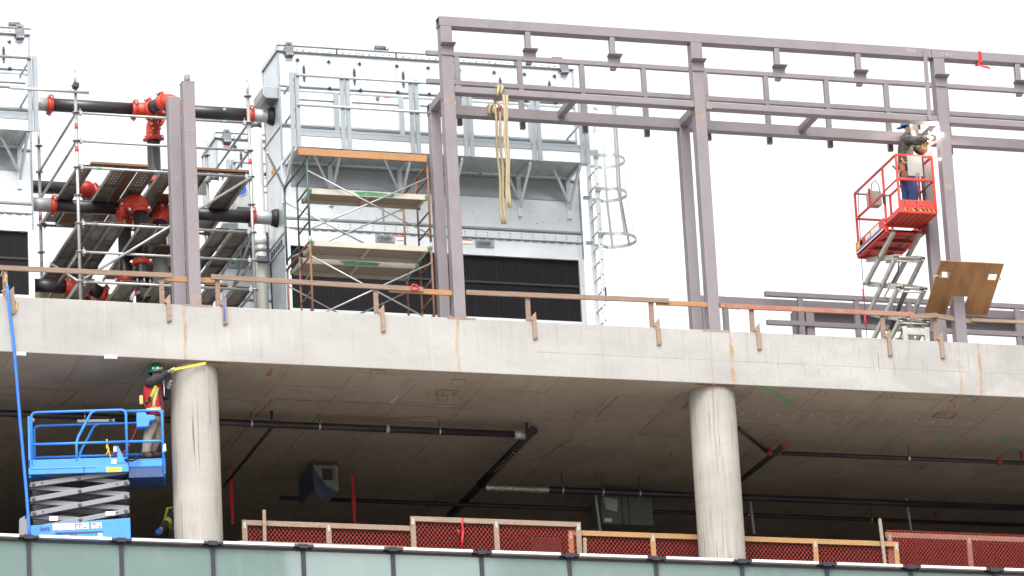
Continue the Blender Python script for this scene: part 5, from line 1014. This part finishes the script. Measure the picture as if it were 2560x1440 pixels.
for i, (fx, w_) in enumerate(((.17, .05), (.37, .10), (.56, .10), (.68, .07), (.80, .05), (.92, .05))):
    x = RX0+(RX1-RX0)*fx; MB().prism([(x, RYF-.004, hz_-.02), (x+w_, RYF-.004, hz_-.025), (x+w_*.7, RYF-.004, hz_+.015), (x-.03, RYF-.004, hz_+.03)], (0, .003, 0)).build('hazard_stripe', 'styel', rl); MB().prism([(x+w_*.4, RYF-.006, hz_-.02), (x+w_, RYF-.006, hz_-.02), (x+w_*.5, RYF-.006, hz_+.03), (x-.02, RYF-.006, hz_+.03)], (0, .003, 0)).build('hazard_stripe', 'ink', rl)
m = MB()
for x, y, w_ in ((RX0+.02, .13, .10), (RX0+.2, .128, .1), (RX0+.34, .13, .14), (RX0+.1, .16, .02), (RX0+.33, .16, .02), (RX0+.5, .128, .1)): m.box((x, RYF-.002, ztoe0+y), (x+w_, RYF+.001, ztoe0+y+.008 if w_ > .05 else ztoe0+y+.06))
m.build('scratches', 'ink', rl)
def rr(pts, k='liftred', r=.019, n='guard_rail'):
    m = MB()
    for a, b in pts: m.beam(a, b, r*2, r*2)
    return m.build(n, k, rl, bevel=.006)
C0, C1 = RX0+.02, RX1-.02
for x in (C0, C1):
    rr([((x, RYF+.02, ztoe1-.1), (x, RYF+.02, zrail))], n='corner_post'); rr([((x, RYF+.02, zrail), (x, YE, zrail))], n='top_rail'); rr([((x, RYF+.02, zmid-.0), (x, YM, zmid))], 'rust' if x == C1 else 'liftred', .014, 'mid_rail'); rr([((x, YM, zmid-.03), (x, YE, zmid-.03))], n='mid_rail')
    rr([((x, YM, zmn-.05), (x, YM, zrail))], n='corner_post'); rr([((x, YE-.02, zmn-.1), (x, YE-.02, zrail))], n='corner_post')
rr([((C0, RYF+.02, zrail), (C1, RYF+.02, zrail))], n='top_rail'); rr([((C0, RYF+.02, zmid), (C1, RYF+.02, zmid))], r=.024, n='mid_rail'); rr([((C0, YE-.02, zrail), (C1, YE-.02, zrail))], 'rust', .014, 'top_rail'); rr([((C0, YE-.02, zmid-.03), (C1, YE-.02, zmid-.03))], n='mid_rail'); rr([((C1-.02, YM+.1, zmn), (C1-.02, YM+.1, zrail))], 'rust', .018, 'corner_post')
a, b = at(2267, 389, RYF-.03), at(2308, 441, RYF-.03); MB().box((a.x, RYF-.03, b.z), (b.x, RYF-.018, a.z)).build('steel_guard_plate', 'plate', rl)
q = at(2294, 437, RYF-.04); MB().path([(q.x-.03, RYF-.035, q.z+.0), (q.x-.01, RYF-.035, q.z+.03), (q.x+.03, RYF-.035, q.z+.02), (q.x+.01, RYF-.035, q.z-.01)], .006, 5).build('plate_mark', 'rust', rl)
q = atx(2206, 468, C1); MB().box((C0+.05, 1.95, zrail-.42), (C0+.28, 2.15, zrail-.14)).build('control_box', 'plankrail', rl, bevel=.015); MB().box((C0+.02, 1.92, zrail-.42), (C0+.05, 1.96, zrail-.12)).build('control_bracket', 'liftred', rl)
MB().path([(C0+.1, 2.0, zrail-.14), (C0+.12, 2.0, zrail+.0), (C0+.2, 2.0, zrail+.08), (C0+.26, 2.0, zrail-.02), (C0+.27, 2.0, zrail-.16)], .008, 6).build('cable', 'black', rl)
MB().path([(C0-.03, YE-.3, zrail+.0), (C0-.05, YE-.28, zrail-.4), (C0-.04, YE-.2, zmn-.4), (C0-.05, YE-.2, .8), (C0-.08, YE-.2, .2)], .007, 6).build('hanging_cable', 'dark', rl)
for z0, z1 in ((1.55, 1.75), (1.05, 1.25), (.62, .8)): MB().tube((C0-.05, YE-.2, z0), (C0-.055, YE-.2, z1), .018, 8).build('red_tape', 'redstrap', rl)
MB().box((C0-.05, YM-.06, zmn+.42), (C0+.0, YM-.02, zmn+.56)).build('plug', 'dark', rl)
# scissors
Xa, Xb = RX0+.10, RX1-.12
yf = atx(2240, 642, Xa).y; yr = atx(2165, 708, Xa).y
zz = [zmn-.14, at(2240, 642, yf).z, at(2242, 718, yf).z, at(2250, 797, yf).z]; zz.append(zz[-1]-.52); 
for k in range(4):
    for j, x in enumerate((Xa, Xb)):
        s = 1 if j == 0 else -1
        for (p, q, dx) in (((yf, zz[k]), (yr, zz[k+1]), 0), ((yr, zz[k]), (yf, zz[k+1]), .065*s)):
            if k == 0 and dx: continue
            a, b = V((x+dx, p[0], p[1])), V((x+dx, q[0], q[1])); o = MB().beam(a, b, .055, .095).build('scissor_arm', 'liftgrey', rl, bevel=.006); c = (a+b)/2
            
            for e in (a, b, c): MB().tube(e-V((.04, 0, 0)), e+V((.04, 0, 0)), .026, 10).build('pivot_pin', 'rust' if k < 2 else 'greydk', o)
    for y, z in ((yf, zz[k+1]), (yr, zz[k+1]), (yf+.02, zz[k+1]-.07)): MB().tube((Xa, y, z), (Xb, y, z), .016, 8).build('cross_tube', 'liftgrey', rl)
a, b = V((Xa+.065, yr, zz[0])), V((Xa+.065, yf, zz[1]))
for x in (Xa+.065, Xb-.065): MB().beam((x, yr, zz[0]-.02), (x, yf, zz[1]), .055, .095).build('scissor_arm', 'liftgrey', rl, bevel=.006)
MB().tube(((Xa+Xb)/2, yr-.2, zz[3]+.1), ((Xa+Xb)/2, yf+.3, zz[2]+.05), .04, 12).build('hydraulic_ram', 'greydk', rl)
MB().path([(Xa+.1, yf+.1, zz[1]), (Xa+.14, yf+.3, zz[1]-.2), (Xa+.05, yf+.8, zz[2]+.1), (Xa+.1, yf+.5, zz[2]-.2), (Xa+.06, yf+.6, zz[3])], .012, 6).build('hydraulic_hose', 'black', rl)
m = MB(); m.box((Xa, yf-.03, zz[3]-.30), (Xb, yf+.05, zz[3]-.17)); m.box((Xa-.05, yf-.1, .05), (Xb+.05, yr, .28)); m.box((Xa, yf-.05, .3), (Xa+.09, yf+.06, zz[3]-.15)); m.box((Xb-.09, yf-.05, .3), (Xb, yf+.06, zz[3]-.15)); m.build('base_frame', 'liftgrey', rl, bevel=.01)
for y in (yf+.1, yr-.2):
    for x in (Xa-.1, Xb+.02): w_ = MB().tube((x, y, .2), (x+.1, y, .2), .2, 18).build('wheel', 'black', rl)

# ============================================================ people
def skin(name, nodes, edges, mk, parent, sub=2, org=None):
    names = list(nodes); idx = {n: i for i, n in enumerate(names)}
    me = bpy.data.meshes.new('tmp'); me.from_pydata([nodes[n][0] for n in names], [(idx[a], idx[b]) for a, b in edges], [])
    ob = bpy.data.objects.new('tmp', me); COL.objects.link(ob)
    ob.modifiers.new('s', 'SKIN'); ob.modifiers['s'].use_smooth_shade = True
    sv = me.skin_vertices[0].data
    for n, i in idx.items():
        r = nodes[n][1]; sv[i].radius = r if isinstance(r, tuple) else (r, r); sv[i].use_root = (i == 0)
    u = ob.modifiers.new('u', 'SUBSURF'); u.levels = u.render_levels = sub
    dg = bpy.context.evaluated_depsgraph_get(); dg.update()
    m2 = bpy.data.meshes.new_from_object(ob.evaluated_get(dg)); bpy.data.objects.remove(ob)
    m2.transform(Matrix.Translation(-ORG[parent.name])); m2.materials.clear(); m2.materials.append(MT[mk])
    for p in m2.polygons: p.use_smooth = True; p.material_index = 0
    o = bpy.data.objects.new(name, m2); COL.objects.link(o); o.parent = parent; ORG[o.name] = ORG[parent.name]; return o
def hand(nodes, edges, wrist, tag_, d, side, up, curl=.5, s=1.0):
    "palm, four bent fingers and a thumb grown from node `wrist` pointing along d"
    w = nodes[wrist][0]; d = V(d).normalized(); up = V(up); up = (up-d*up.dot(d)).normalized(); sd = d.cross(up)*side
    nodes[tag_+'palm'] = (w+d*.06*s, (.026*s, .020*s)); edges.append((wrist, tag_+'palm'))
    for i, (o, l) in enumerate(((-.030, .070), (-.010, .082), (.011, .076), (.030, .060))):
        b = w+d*.085*s+sd*o*s; k = b+d*l*.5*s*math.cos(curl*.6)-up*l*.5*s*math.sin(curl*.6); t = k+d*l*.5*s*math.cos(curl*1.7)-up*l*.5*s*math.sin(curl*1.7)
        for n, p in (('b', b), ('k', k), ('t', t)): nodes[f'{tag_}{i}{n}'] = (p, .0095*s)
        edges += [(tag_+'palm', f'{tag_}{i}b'), (f'{tag_}{i}b', f'{tag_}{i}k'), (f'{tag_}{i}k', f'{tag_}{i}t')]
    a = w+d*.03*s-sd*.032*s; b = a+d*.035*s-sd*.018*s-up*.01*s; c = b+d*.03*s-up*.012*s
    for n, p in (('ta', a), ('tb', b), ('tc', c)): nodes[tag_+n] = (p, .0105*s)
    edges += [(wrist, tag_+'ta'), (tag_+'ta', tag_+'tb'), (tag_+'tb', tag_+'tc')]
def pick(nodes, sel, grow): return {n: (nodes[n][0], tuple(x+grow for x in (nodes[n][1] if isinstance(nodes[n][1], tuple) else (nodes[n][1],)*2))) for n in sel}
def chain(*n): return [(a, b) for a, b in zip(n, n[1:])]
def face(t, c, fwd, up, s=1.0):
    "eyes, nose, mouth and ears as children of the body"
    fwd = V(fwd).normalized(); up = V(up); up = (up-fwd*up.dot(fwd)).normalized(); sd = fwd.cross(up); m = MB()
    m.path([c+fwd*.088*s+up*.015, c+fwd*.118*s-up*.022, c+fwd*.09*s-up*.03], [.008, .015, .008], 8); m.build('nose', 'skin', t)
    for k in (1, -1): m = MB(); m.ball(c+fwd*.086*s+sd*k*.032+up*.012, .010, .010, .007, 8, 6); m.build('eye', 'ink', t); m = MB(); m.ball(c+sd*k*.078-fwd*.01, .012, .022, .03, 8, 6); m.build('ear', 'skin', t)
    m = MB(); m.beam(c+fwd*.088-sd*.022-up*.055, c+fwd*.088+sd*.022-up*.055, .012, .008); m.build('mouth', 'redmark', t)

# --- worker measuring the left column from the blue lift
def W1(px, py, y): return at(px, py, y-.46)
def sleeve(m, pts, rs):
    q = []; r = []
    for a, b, ra, rb in zip(pts, pts[1:], rs, rs[1:]):
        for i in range(6): q.append(V(a)+(V(b)-V(a))*i/6); r.append((ra+(rb-ra)*i/6)*(1+.05*math.sin(i*2.6+ra*90)))
    q.append(V(pts[-1])); r.append(rs[-1]); return m.path(q, r, 12)
n = {'pel': (W1(388, 1044, .86), .095), 'sp': (W1(385, 1018, .80), .095), 'ch': (W1(382, 985, .79), .105), 'up': (W1(381, 962, .78), .085), 'nk': (W1(387, 950, .75), .052), 'hd': (W1(391, 940, .73), (.070, .078)), 'ht': (W1(392, 926, .73), (.070, .080)),
     'rs': (W1(374, 957, .62), .058), 're': (W1(398, 946, .55), .043), 'rw': (W1(420, 930, .50), .029), 'ls': (W1(389, 957, .93), .055), 'le': (W1(416, 993, .80), .042), 'lw': (W1(422, 968, .66), .028),
     'rh': (W1(383, 1052, .86), .075), 'rk': (W1(370, 1092, .86), .055), 'ra': (W1(365, 1134, .90), .042), 'rt': (W1(373, 1140, .84), .04), 'lh': (W1(395, 1050, .98), .075), 'lk': (W1(393, 1092, 1.0), .055), 'la': (W1(379, 1130, 1.1), .042), 'lt': (W1(389, 1138, 1.04), .04)}
e = chain('pel', 'sp', 'ch', 'up', 'nk', 'hd', 'ht')+chain('up', 'rs', 're', 'rw')+chain('up', 'ls', 'le', 'lw')+chain('pel', 'rh', 'rk', 'ra', 'rt')+chain('pel', 'lh', 'lk', 'la', 'lt')
hand(n, e, 'rw', 'R', W1(436, 922, .42)-n['rw'][0], 1, (0, -.3, 1), .8); hand(n, e, 'lw', 'L', W1(424, 950, .55)-n['lw'][0], -1, (-1, 0, 0), .6)
w1 = thing('person', W1(376, 1146, .8), 'worker in green helmet and red vest measuring the left column from the blue lift', 'person')
skin('body', n, e, 'skin', w1)
P = {q: n[q][0] for q in n}; fw = V((.75, -.55, .12)); face(w1, P['hd']+V((0, 0, .03)), fw, EZ)
m = MB(); m.loft([(P['nk']+V((-.005, 0, .035)), .065, .065), (P['nk']-V((0, 0, .02)), .085, .085), (P['up']+V((0, 0, .03)), .17, .11), (P['up']-V((0, 0, .06)), .185, .13), (P['ch'], .185, .14), (P['sp'], .165, .135), (P['pel']+V((0, 0, .02)), .165, .135)], fw); m.build('jumper', 'charcoal', w1)
sleeve(MB(), [P['up']+(P['rs']-P['up'])*.6, P['rs'], P['re'], P['rw']], [.085, .09, .066, .043]).build('sleeve', 'charcoal', w1); sleeve(MB(), [P['up']+(P['ls']-P['up'])*.6, P['ls'], P['le'], P['lw']], [.08, .085, .062, .042]).build('sleeve', 'charcoal', w1)
m = MB(); m.loft([(P['up']+V((0, 0, .0)), .165, .135), (P['up']-V((0, 0, .06)), .178, .150), (P['ch'], .196, .16), (P['sp'], .182, .155), (P['pel']+V((0, 0, .06)), .188, .158), (P['pel']+V((0, 0, .0)), .195, .162)], fw); m.build('vest', 'vestred', w1)
m = MB(); m.loft([(P['pel']+V((0, 0, .08)), .16, .135), (P['pel'], .175, .145), (P['pel']-V((0, 0, .10)), .175, .14)], fw); m.build('trousers', 'khaki', w1)
for a in 'rl': sleeve(MB(), [P[a+'h'], P[a+'k'], P[a+'a']], [.105, .083, .070]).build('trouser_leg', 'khaki', w1); sleeve(MB(), [P[a+'a']+V((0, 0, .03)), P[a+'a']-V((0, 0, .02)), P[a+'t'], P[a+'t']+fw*.06], [.06, .06, .055, .03]).build('boot', 'boot', w1)
for s_, T_ in (('rw', 'R'), ('lw', 'L')): ks = [k for k in n if k.startswith(T_)]; skin('glove', pick(n, [s_]+ks, .005), [q for q in e if q[0] in ks+[s_] and q[1] in ks+[s_]], 'gloveg', w1)
hc = W1(391, 929, .73); m = MB(); m.ball(hc, .135, .125, .145, 20, 10, zmin=-.25); m.path([hc+V((.138*math.cos(a), .128*math.sin(a), -.03)) for a in [i*math.pi/12 for i in range(24)]], .010, 6, True); m.ball(hc+V((.10, -.06, -.03)), .07, .06, .010, 12, 5); m.path([hc+V((x, 0, .147*math.sqrt(max(0, 1-(x/.135)**2)))) for x in (-.11, -.06, 0, .06, .11)], .014, 6); o = m.build('helmet', 'hatg', w1)
for dx, w_, k in ((-.075, .032, 'sticker'), (-.005, .045, 'sticker'), (.06, .035, 'sticker')): q = hc+V((dx, -.128+abs(dx)*.35, .02)); MB().beam(q-V((w_*.5, 0, 0)), q+V((w_*.5, 0, .006)), .006, .035).build('helmet_sticker', k, o)
MB().beam(hc+V((.035, -.127, .012)), hc+V((.075, -.117, .012)), .008, .018).build('red_sticker', 'stred', o)
def ribbon(name, pts, w_, k, off=.0):
    "flat webbing lying on the near side of the trunk"
    P_ = []
    for px, py, _ in pts:
        best = P['ch']; f_ = fw.xy.normalized(); 
        z = at(px, py, P['ch'].y-.14).z; t = max(0, min(1, (z-P['pel'].z)/(P['up'].z-P['pel'].z))); c = P['pel']+(P['up']-P['pel'])*t
        lo, hi = c.y-.35, c.y
        for _i in range(24):
            y = (lo+hi)/2; p = at(px, py, y)-c; d1 = p.x*f_.x+p.y*f_.y; d2 = -p.x*f_.y+p.y*f_.x
            if (d1/.172)**2+(d2/.206)**2 > 1: lo = y
            else: hi = y
        P_.append(at(px, py, lo-.008-off))
    m = MB(); vs = []
    for i, p in enumerate(P_):
        d = (P_[min(i+1, len(P_)-1)]-P_[max(i-1, 0)]).normalized(); s_ = d.cross(V((.2, -1, 0))).normalized()*w_/2; vs += [p-s_, p+s_, p+s_+V((0, .01, 0)), p-s_+V((0, .01, 0))]
    fs = []
    for i in range(len(P_)-1): fs += [(4*i+a, 4*i+(a+1) % 4, 4*i+4+(a+1) % 4, 4*i+4+a) for a in range(4)]
    m.add(vs, fs+[(3, 2, 1, 0), tuple(4*(len(P_)-1)+a for a in range(4))]); return m.build(name, k, w1)
ribbon('harness_strap', [(390, 964, 0), (382, 982, 0), (374, 998, 0), (362, 1014, 0)], .05, 'hiviz', .02); ribbon('harness_strap', [(394, 968, 0), (389, 988, 0), (386, 1004, 0), (386, 1018, 0)], .06, 'hiviz'); ribbon('reflective_stripe', [(393, 974, 0), (388, 990, 0), (386, 1012, 0)], .026, 'reflect', .012); ribbon('reflective_band', [(366, 1022, 0), (378, 1023, 0), (390, 1023, 0), (402, 1022, 0)], .07, 'hiviz'); ribbon('reflective_stripe', [(366, 1022, 0), (378, 1023, 0), (390, 1023, 0), (402, 1022, 0)], .03, 'reflect', .012)
ribbon('harness_buckle', [(371, 999, 0), (377, 992, 0)], .05, 'black', .035); ribbon('lanyard_hook', [(378, 1000, 0), (366, 1008, 0), (357, 1015, 0)], .035, 'black', .03); ribbon('chest_strap', [(398, 972, 0), (401, 990, 0), (402, 1012, 0)], .03, 'charcoal', .01)
p = W1(353, 1000, .74); MB().box(p-V((.03, .03, .08)), p+V((.03, .03, .08))).build('tool_pouch', 'ycord', w1, bevel=.015)
MB().tube(W1(409, 950, .62), W1(411, 990, .62), .008, 6).build('cable', 'sticker', w1); MB().loft([(P['pel']-V((0, 0, .02)), .19, .155), (P['pel']+V((0, 0, .02)), .19, .155)], fw).build('work_belt', 'black', w1)
a, b = at(438, 923, -.02), at(514, 908, -.0); m = MB(); m.beam(a, b, .010, .036); m.beam(at(428, 927, .0), a, .05, .06); m.build('tape_measure', 'yellow', None, 'yellow tape measure blade held against the top of the left column', 'tape measure')

# --- welder on the red lift
n = {'pel': (at(2268, 436, 1.0), .095), 'sp': (at(2264, 408, 1.0), .095), 'ch': (at(2264, 372, 1.0), .105), 'up': (at(2265, 350, .98), .085), 'nk': (at(2267, 336, .96), .052), 'hd': (at(2271, 327, .94), (.070, .078)), 'ht': (at(2272, 315, .94), (.070, .078)),
     'rs': (at(2267, 350, .84), .06), 're': (at(2296, 353, .60), .045), 'rw': (at(2314, 346, .40), .032), 'ls': (at(2272, 351, 1.14), .058), 'le': (at(2303, 381, .86), .045), 'lw': (at(2312, 366, .55), .034),
     'rh': (at(2276, 440, .90), .08), 'rk': (at(2285, 486, .88), .058), 'ra': (at(2276, 530, .95), .045), 'rt': (at(2288, 535, .86), .04), 'lh': (at(2263, 440, 1.10), .08), 'lk': (at(2267, 490, 1.08), .058), 'la': (at(2262, 535, 1.15), .045), 'lt': (at(2274, 540, 1.05), .04)}
e = chain('pel', 'sp', 'ch', 'up', 'nk', 'hd', 'ht')+chain('up', 'rs', 're', 'rw')+chain('up', 'ls', 'le', 'lw')+chain('pel', 'rh', 'rk', 'ra', 'rt')+chain('pel', 'lh', 'lk', 'la', 'lt')
hand(n, e, 'rw', 'R', at(2324, 341, .30)-n['rw'][0], 1, (0, -.3, 1), .9, 1.1); hand(n, e, 'lw', 'L', at(2320, 354, .45)-n['lw'][0], -1, (-.5, 0, 1), .9, 1.15)
w2 = thing('person', at(2270, 560, 1.0), 'welder in plaid shirt and jeans with a steel mask, working from the red lift', 'person')
skin('body', n, e, 'skin', w2); P = {q: n[q][0] for q in n}; fw = V((.85, -.45, .1)); face(w2, P['hd']+V((0, 0, .03)), fw, EZ)
m = MB(); m.loft([(P['nk']+V((0, 0, .02)), .07, .07), (P['nk']-V((0, 0, .03)), .095, .09), (P['up']+V((0, 0, .03)), .18, .115), (P['up']-V((0, 0, .06)), .195, .135), (P['ch'], .19, .145), (P['sp'], .175, .14), (P['pel']+V((0, 0, .0)), .18, .145)], fw); m.build('shirt', 'plaid', w2)
sleeve(MB(), [P['up']+(P['rs']-P['up'])*.6, P['rs'], P['re'], P['rw']], [.09, .095, .078, .055]).build('sleeve', 'plaid', w2); sleeve(MB(), [P['up']+(P['ls']-P['up'])*.6, P['ls'], P['le'], P['lw']], [.085, .09, .072, .05]).build('sleeve', 'plaid', w2)
MB().loft([(P['pel']+V((0, 0, .06)), .17, .14), (P['pel'], .182, .15), (P['pel']-V((0, 0, .12)), .18, .145)], fw).build('jeans', 'denim', w2)
for a in 'rl': sleeve(MB(), [P[a+'h'], P[a+'k'], P[a+'a']], [.11, .088, .072]).build('jeans_leg', 'denim', w2); sleeve(MB(), [P[a+'a']+V((0, 0, .03)), P[a+'a']-V((0, 0, .02)), P[a+'t'], P[a+'t']+fw*.06], [.06, .06, .055, .03]).build('boot', 'boot', w2)
for s_, T_, k in (('rw', 'R', 'glovew'), ('lw', 'L', 'glovet')): ks = [q for q in n if q.startswith(T_)]; skin('glove', pick(n, [s_]+ks, .008), [q for q in e if q[0] in ks+[s_] and q[1] in ks+[s_]], k, w2)
a, b = P['lw']+(P['le']-P['lw'])*.5, P['lw']; MB().path([a, a+(b-a)*.5, b+(b-a).normalized()*.03], [.085, .075, .06], 12).build('gauntlet_cuff', 'glovet', w2)
hc = at(2266, 317, .95); m = MB(); m.ball(hc+V((-.01, 0, .01)), .105, .10, .10, 16, 8, zmin=-.1); m.ball(hc+V((-.11, .06, -.01)), .06, .06, .014, 12, 5); m.build('cap', 'hatb', w2)
c = P['hd']+V((.035, -.02, .03)); f1 = V((.93, -.37, 0)); f2 = V((.37, .93, 0)); vs = []; fs = []; K = 14
for j, (zz_, rr_, tw_) in enumerate(((-.21, .085, .03), (-.15, .125, .0), (-.02, .155, 0), (.08, .155, 0), (.135, .12, -.01), (.155, .03, -.03))):
    for i in range(K+1):
        a = -1.75+3.5*i/K; vs.append(c+f1*(math.cos(a)*rr_+tw_)+f2*math.sin(a)*rr_*.95+V((0, 0, zz_)))
for j in range(5): fs += [(j*(K+1)+i, j*(K+1)+i+1, (j+1)*(K+1)+i+1, (j+1)*(K+1)+i) for i in range(K)]
m = MB(); m.smooth = True; m.add(vs, fs); o = m.build('welding_mask', 'shield', w2); so = o.modifiers.new('shell', 'SOLIDIFY'); so.thickness = .006
q = c+f1*.158+V((0, 0, .03)); MB().beam(q-f2*.05, q+f2*.05, .05, .075).build('mask_window', 'dark', o)
for p in ((2256, 421), (2262, 438)): MB().box(at(*p, .83)-V((.06, .02, .08)), at(*p, .83)+V((.06, .06, .08))).build('tool_pouch', 'leather', w2, bevel=.03)
MB().loft([(P['pel']+V((0, 0, .12)), .20, .165), (P['pel']+V((0, 0, .18)), .20, .165)], fw).build('belt', 'leather', w2); MB().beam(at(2231, 414, .80), at(2250, 432, .80), .03, .03).build('hammer_handle', 'plank', w2); MB().beam(at(2252, 395, .80), at(2260, 406, .80), .04, .012).build('folding_rule', 'yellow', w2)
# welding torch with burning arc
ta, tb = at(2322, 345, .30), at(2336, 333, .20); tc = thing('welding_torch', ta, 'welding torch burning with a white arc at the right hand column', 'welding torch')
MB().path([ta+V((-.05, .02, -.12)), ta, ta+(tb-ta)*.7, tb], [.012, .014, .012, .006], 8).build('handle', 'dark', tc); sp_ = at(2341, 329, .10)
m = MB(); m.ball(sp_, .055, .04, .055, 12, 6); m.ball(sp_, .055, .04, -.055, 12, 6); m.build('arc', 'arc', tc)
m = MB()
for i in range(14): a = sp_+V((random.uniform(-.2, .08), random.uniform(-.15, .05), random.uniform(-.55, .0))); m.ball(a, .007, .007, .009, 6, 3)
m.build('sparks', 'arc', tc)
l = bpy.data.lights.new('arc_light', 'POINT'); l.energy = 55; l.color = (1, .80, .62); l.shadow_soft_size = .04; lo = bpy.data.objects.new('arc_light', l); COL.objects.link(lo); lo.location = at(2336, 329, .46); lo.parent = None

# --- worker crouching in the dark behind the column
n = {'pel': (at(452, 1345, 2.2), .14), 'ch': (at(446, 1300, 2.1), (.16, .13)), 'up': (at(440, 1285, 2.0), (.13, .11)), 'nk': (at(444, 1272, 1.95), .05), 'ht': (at(448, 1258, 1.9), (.08, .09)), 'rs': (at(428, 1292, 1.9), .065), 're': (at(412, 1312, 1.7), .05), 'rw': (at(402, 1322, 1.6), .035), 'rh': (at(440, 1350, 2.0), .10), 'rk': (at(425, 1330, 1.8), .07), 'ra': (at(430, 1385, 1.9), .05)}
e = chain('pel', 'ch', 'up', 'nk', 'ht')+chain('up', 'rs', 're', 'rw')+chain('pel', 'rh', 'rk', 'ra'); hand(n, e, 'rw', 'R', (-.5, -.4, -.6), 1, (0, -1, .2), .7)
w3 = thing('person', at(440, 1385, 2.0), 'worker bending in the shadow left of the round column, blue glove and yellow vest', 'person'); skin('body', n, e, 'skin', w3)
skin('jacket', pick(n, ('ch', 'pel', 'up', 'rs', 're', 'rw'), .014), chain('pel', 'ch', 'up', 'rs', 're', 'rw'), 'charcoal', w3); skin('vest', pick(n, ('ch', 'up', 'pel'), .03), chain('pel', 'ch', 'up'), 'hiviz', w3); ks = [q for q in n if q.startswith('R')]; skin('glove', pick(n, ['rw']+ks, .012), [q for q in e if q[0] in ks+['rw'] and q[1] in ks+['rw']], 'hose', w3)
a = n['re'][0]; b = n['rs'][0]; MB().path([a+(b-a)*.15, a+(b-a)*.5], [.072, .075], 12).build('sleeve_band', 'hiviz', w3)
skin('trousers', pick(n, ('pel', 'rh', 'rk', 'ra'), .014), chain('pel', 'rh', 'rk', 'ra'), 'charcoal', w3)

# ============================================================ across the street (mirrored in the glass)
def facade(x0, x1, y0, y1, h, lab):
    t = thing('office_building', ((x0+x1)/2, y0, GZ), lab, 'building'); MB().box((x0, y0, GZ), (x1, y1, GZ+h)).build('wall', 'fac', t); k = int((x1-x0)/4); fl_ = int(h/4); m = MB()
    for i in range(k):
        for j in range(fl_): m.box((x0+i*4+.8, y1, GZ+j*4+1.2), (x0+i*4+3.4, y1+.06, GZ+j*4+3.2))
    m.build('windows', 'win', t)
facade(8, 34, -175, -140, 84, 'grey office tower across the street, reflected in the left panes')
facade(55, 100, -175, -140, 80, 'wider grey office tower across the street, reflected in the right panes')
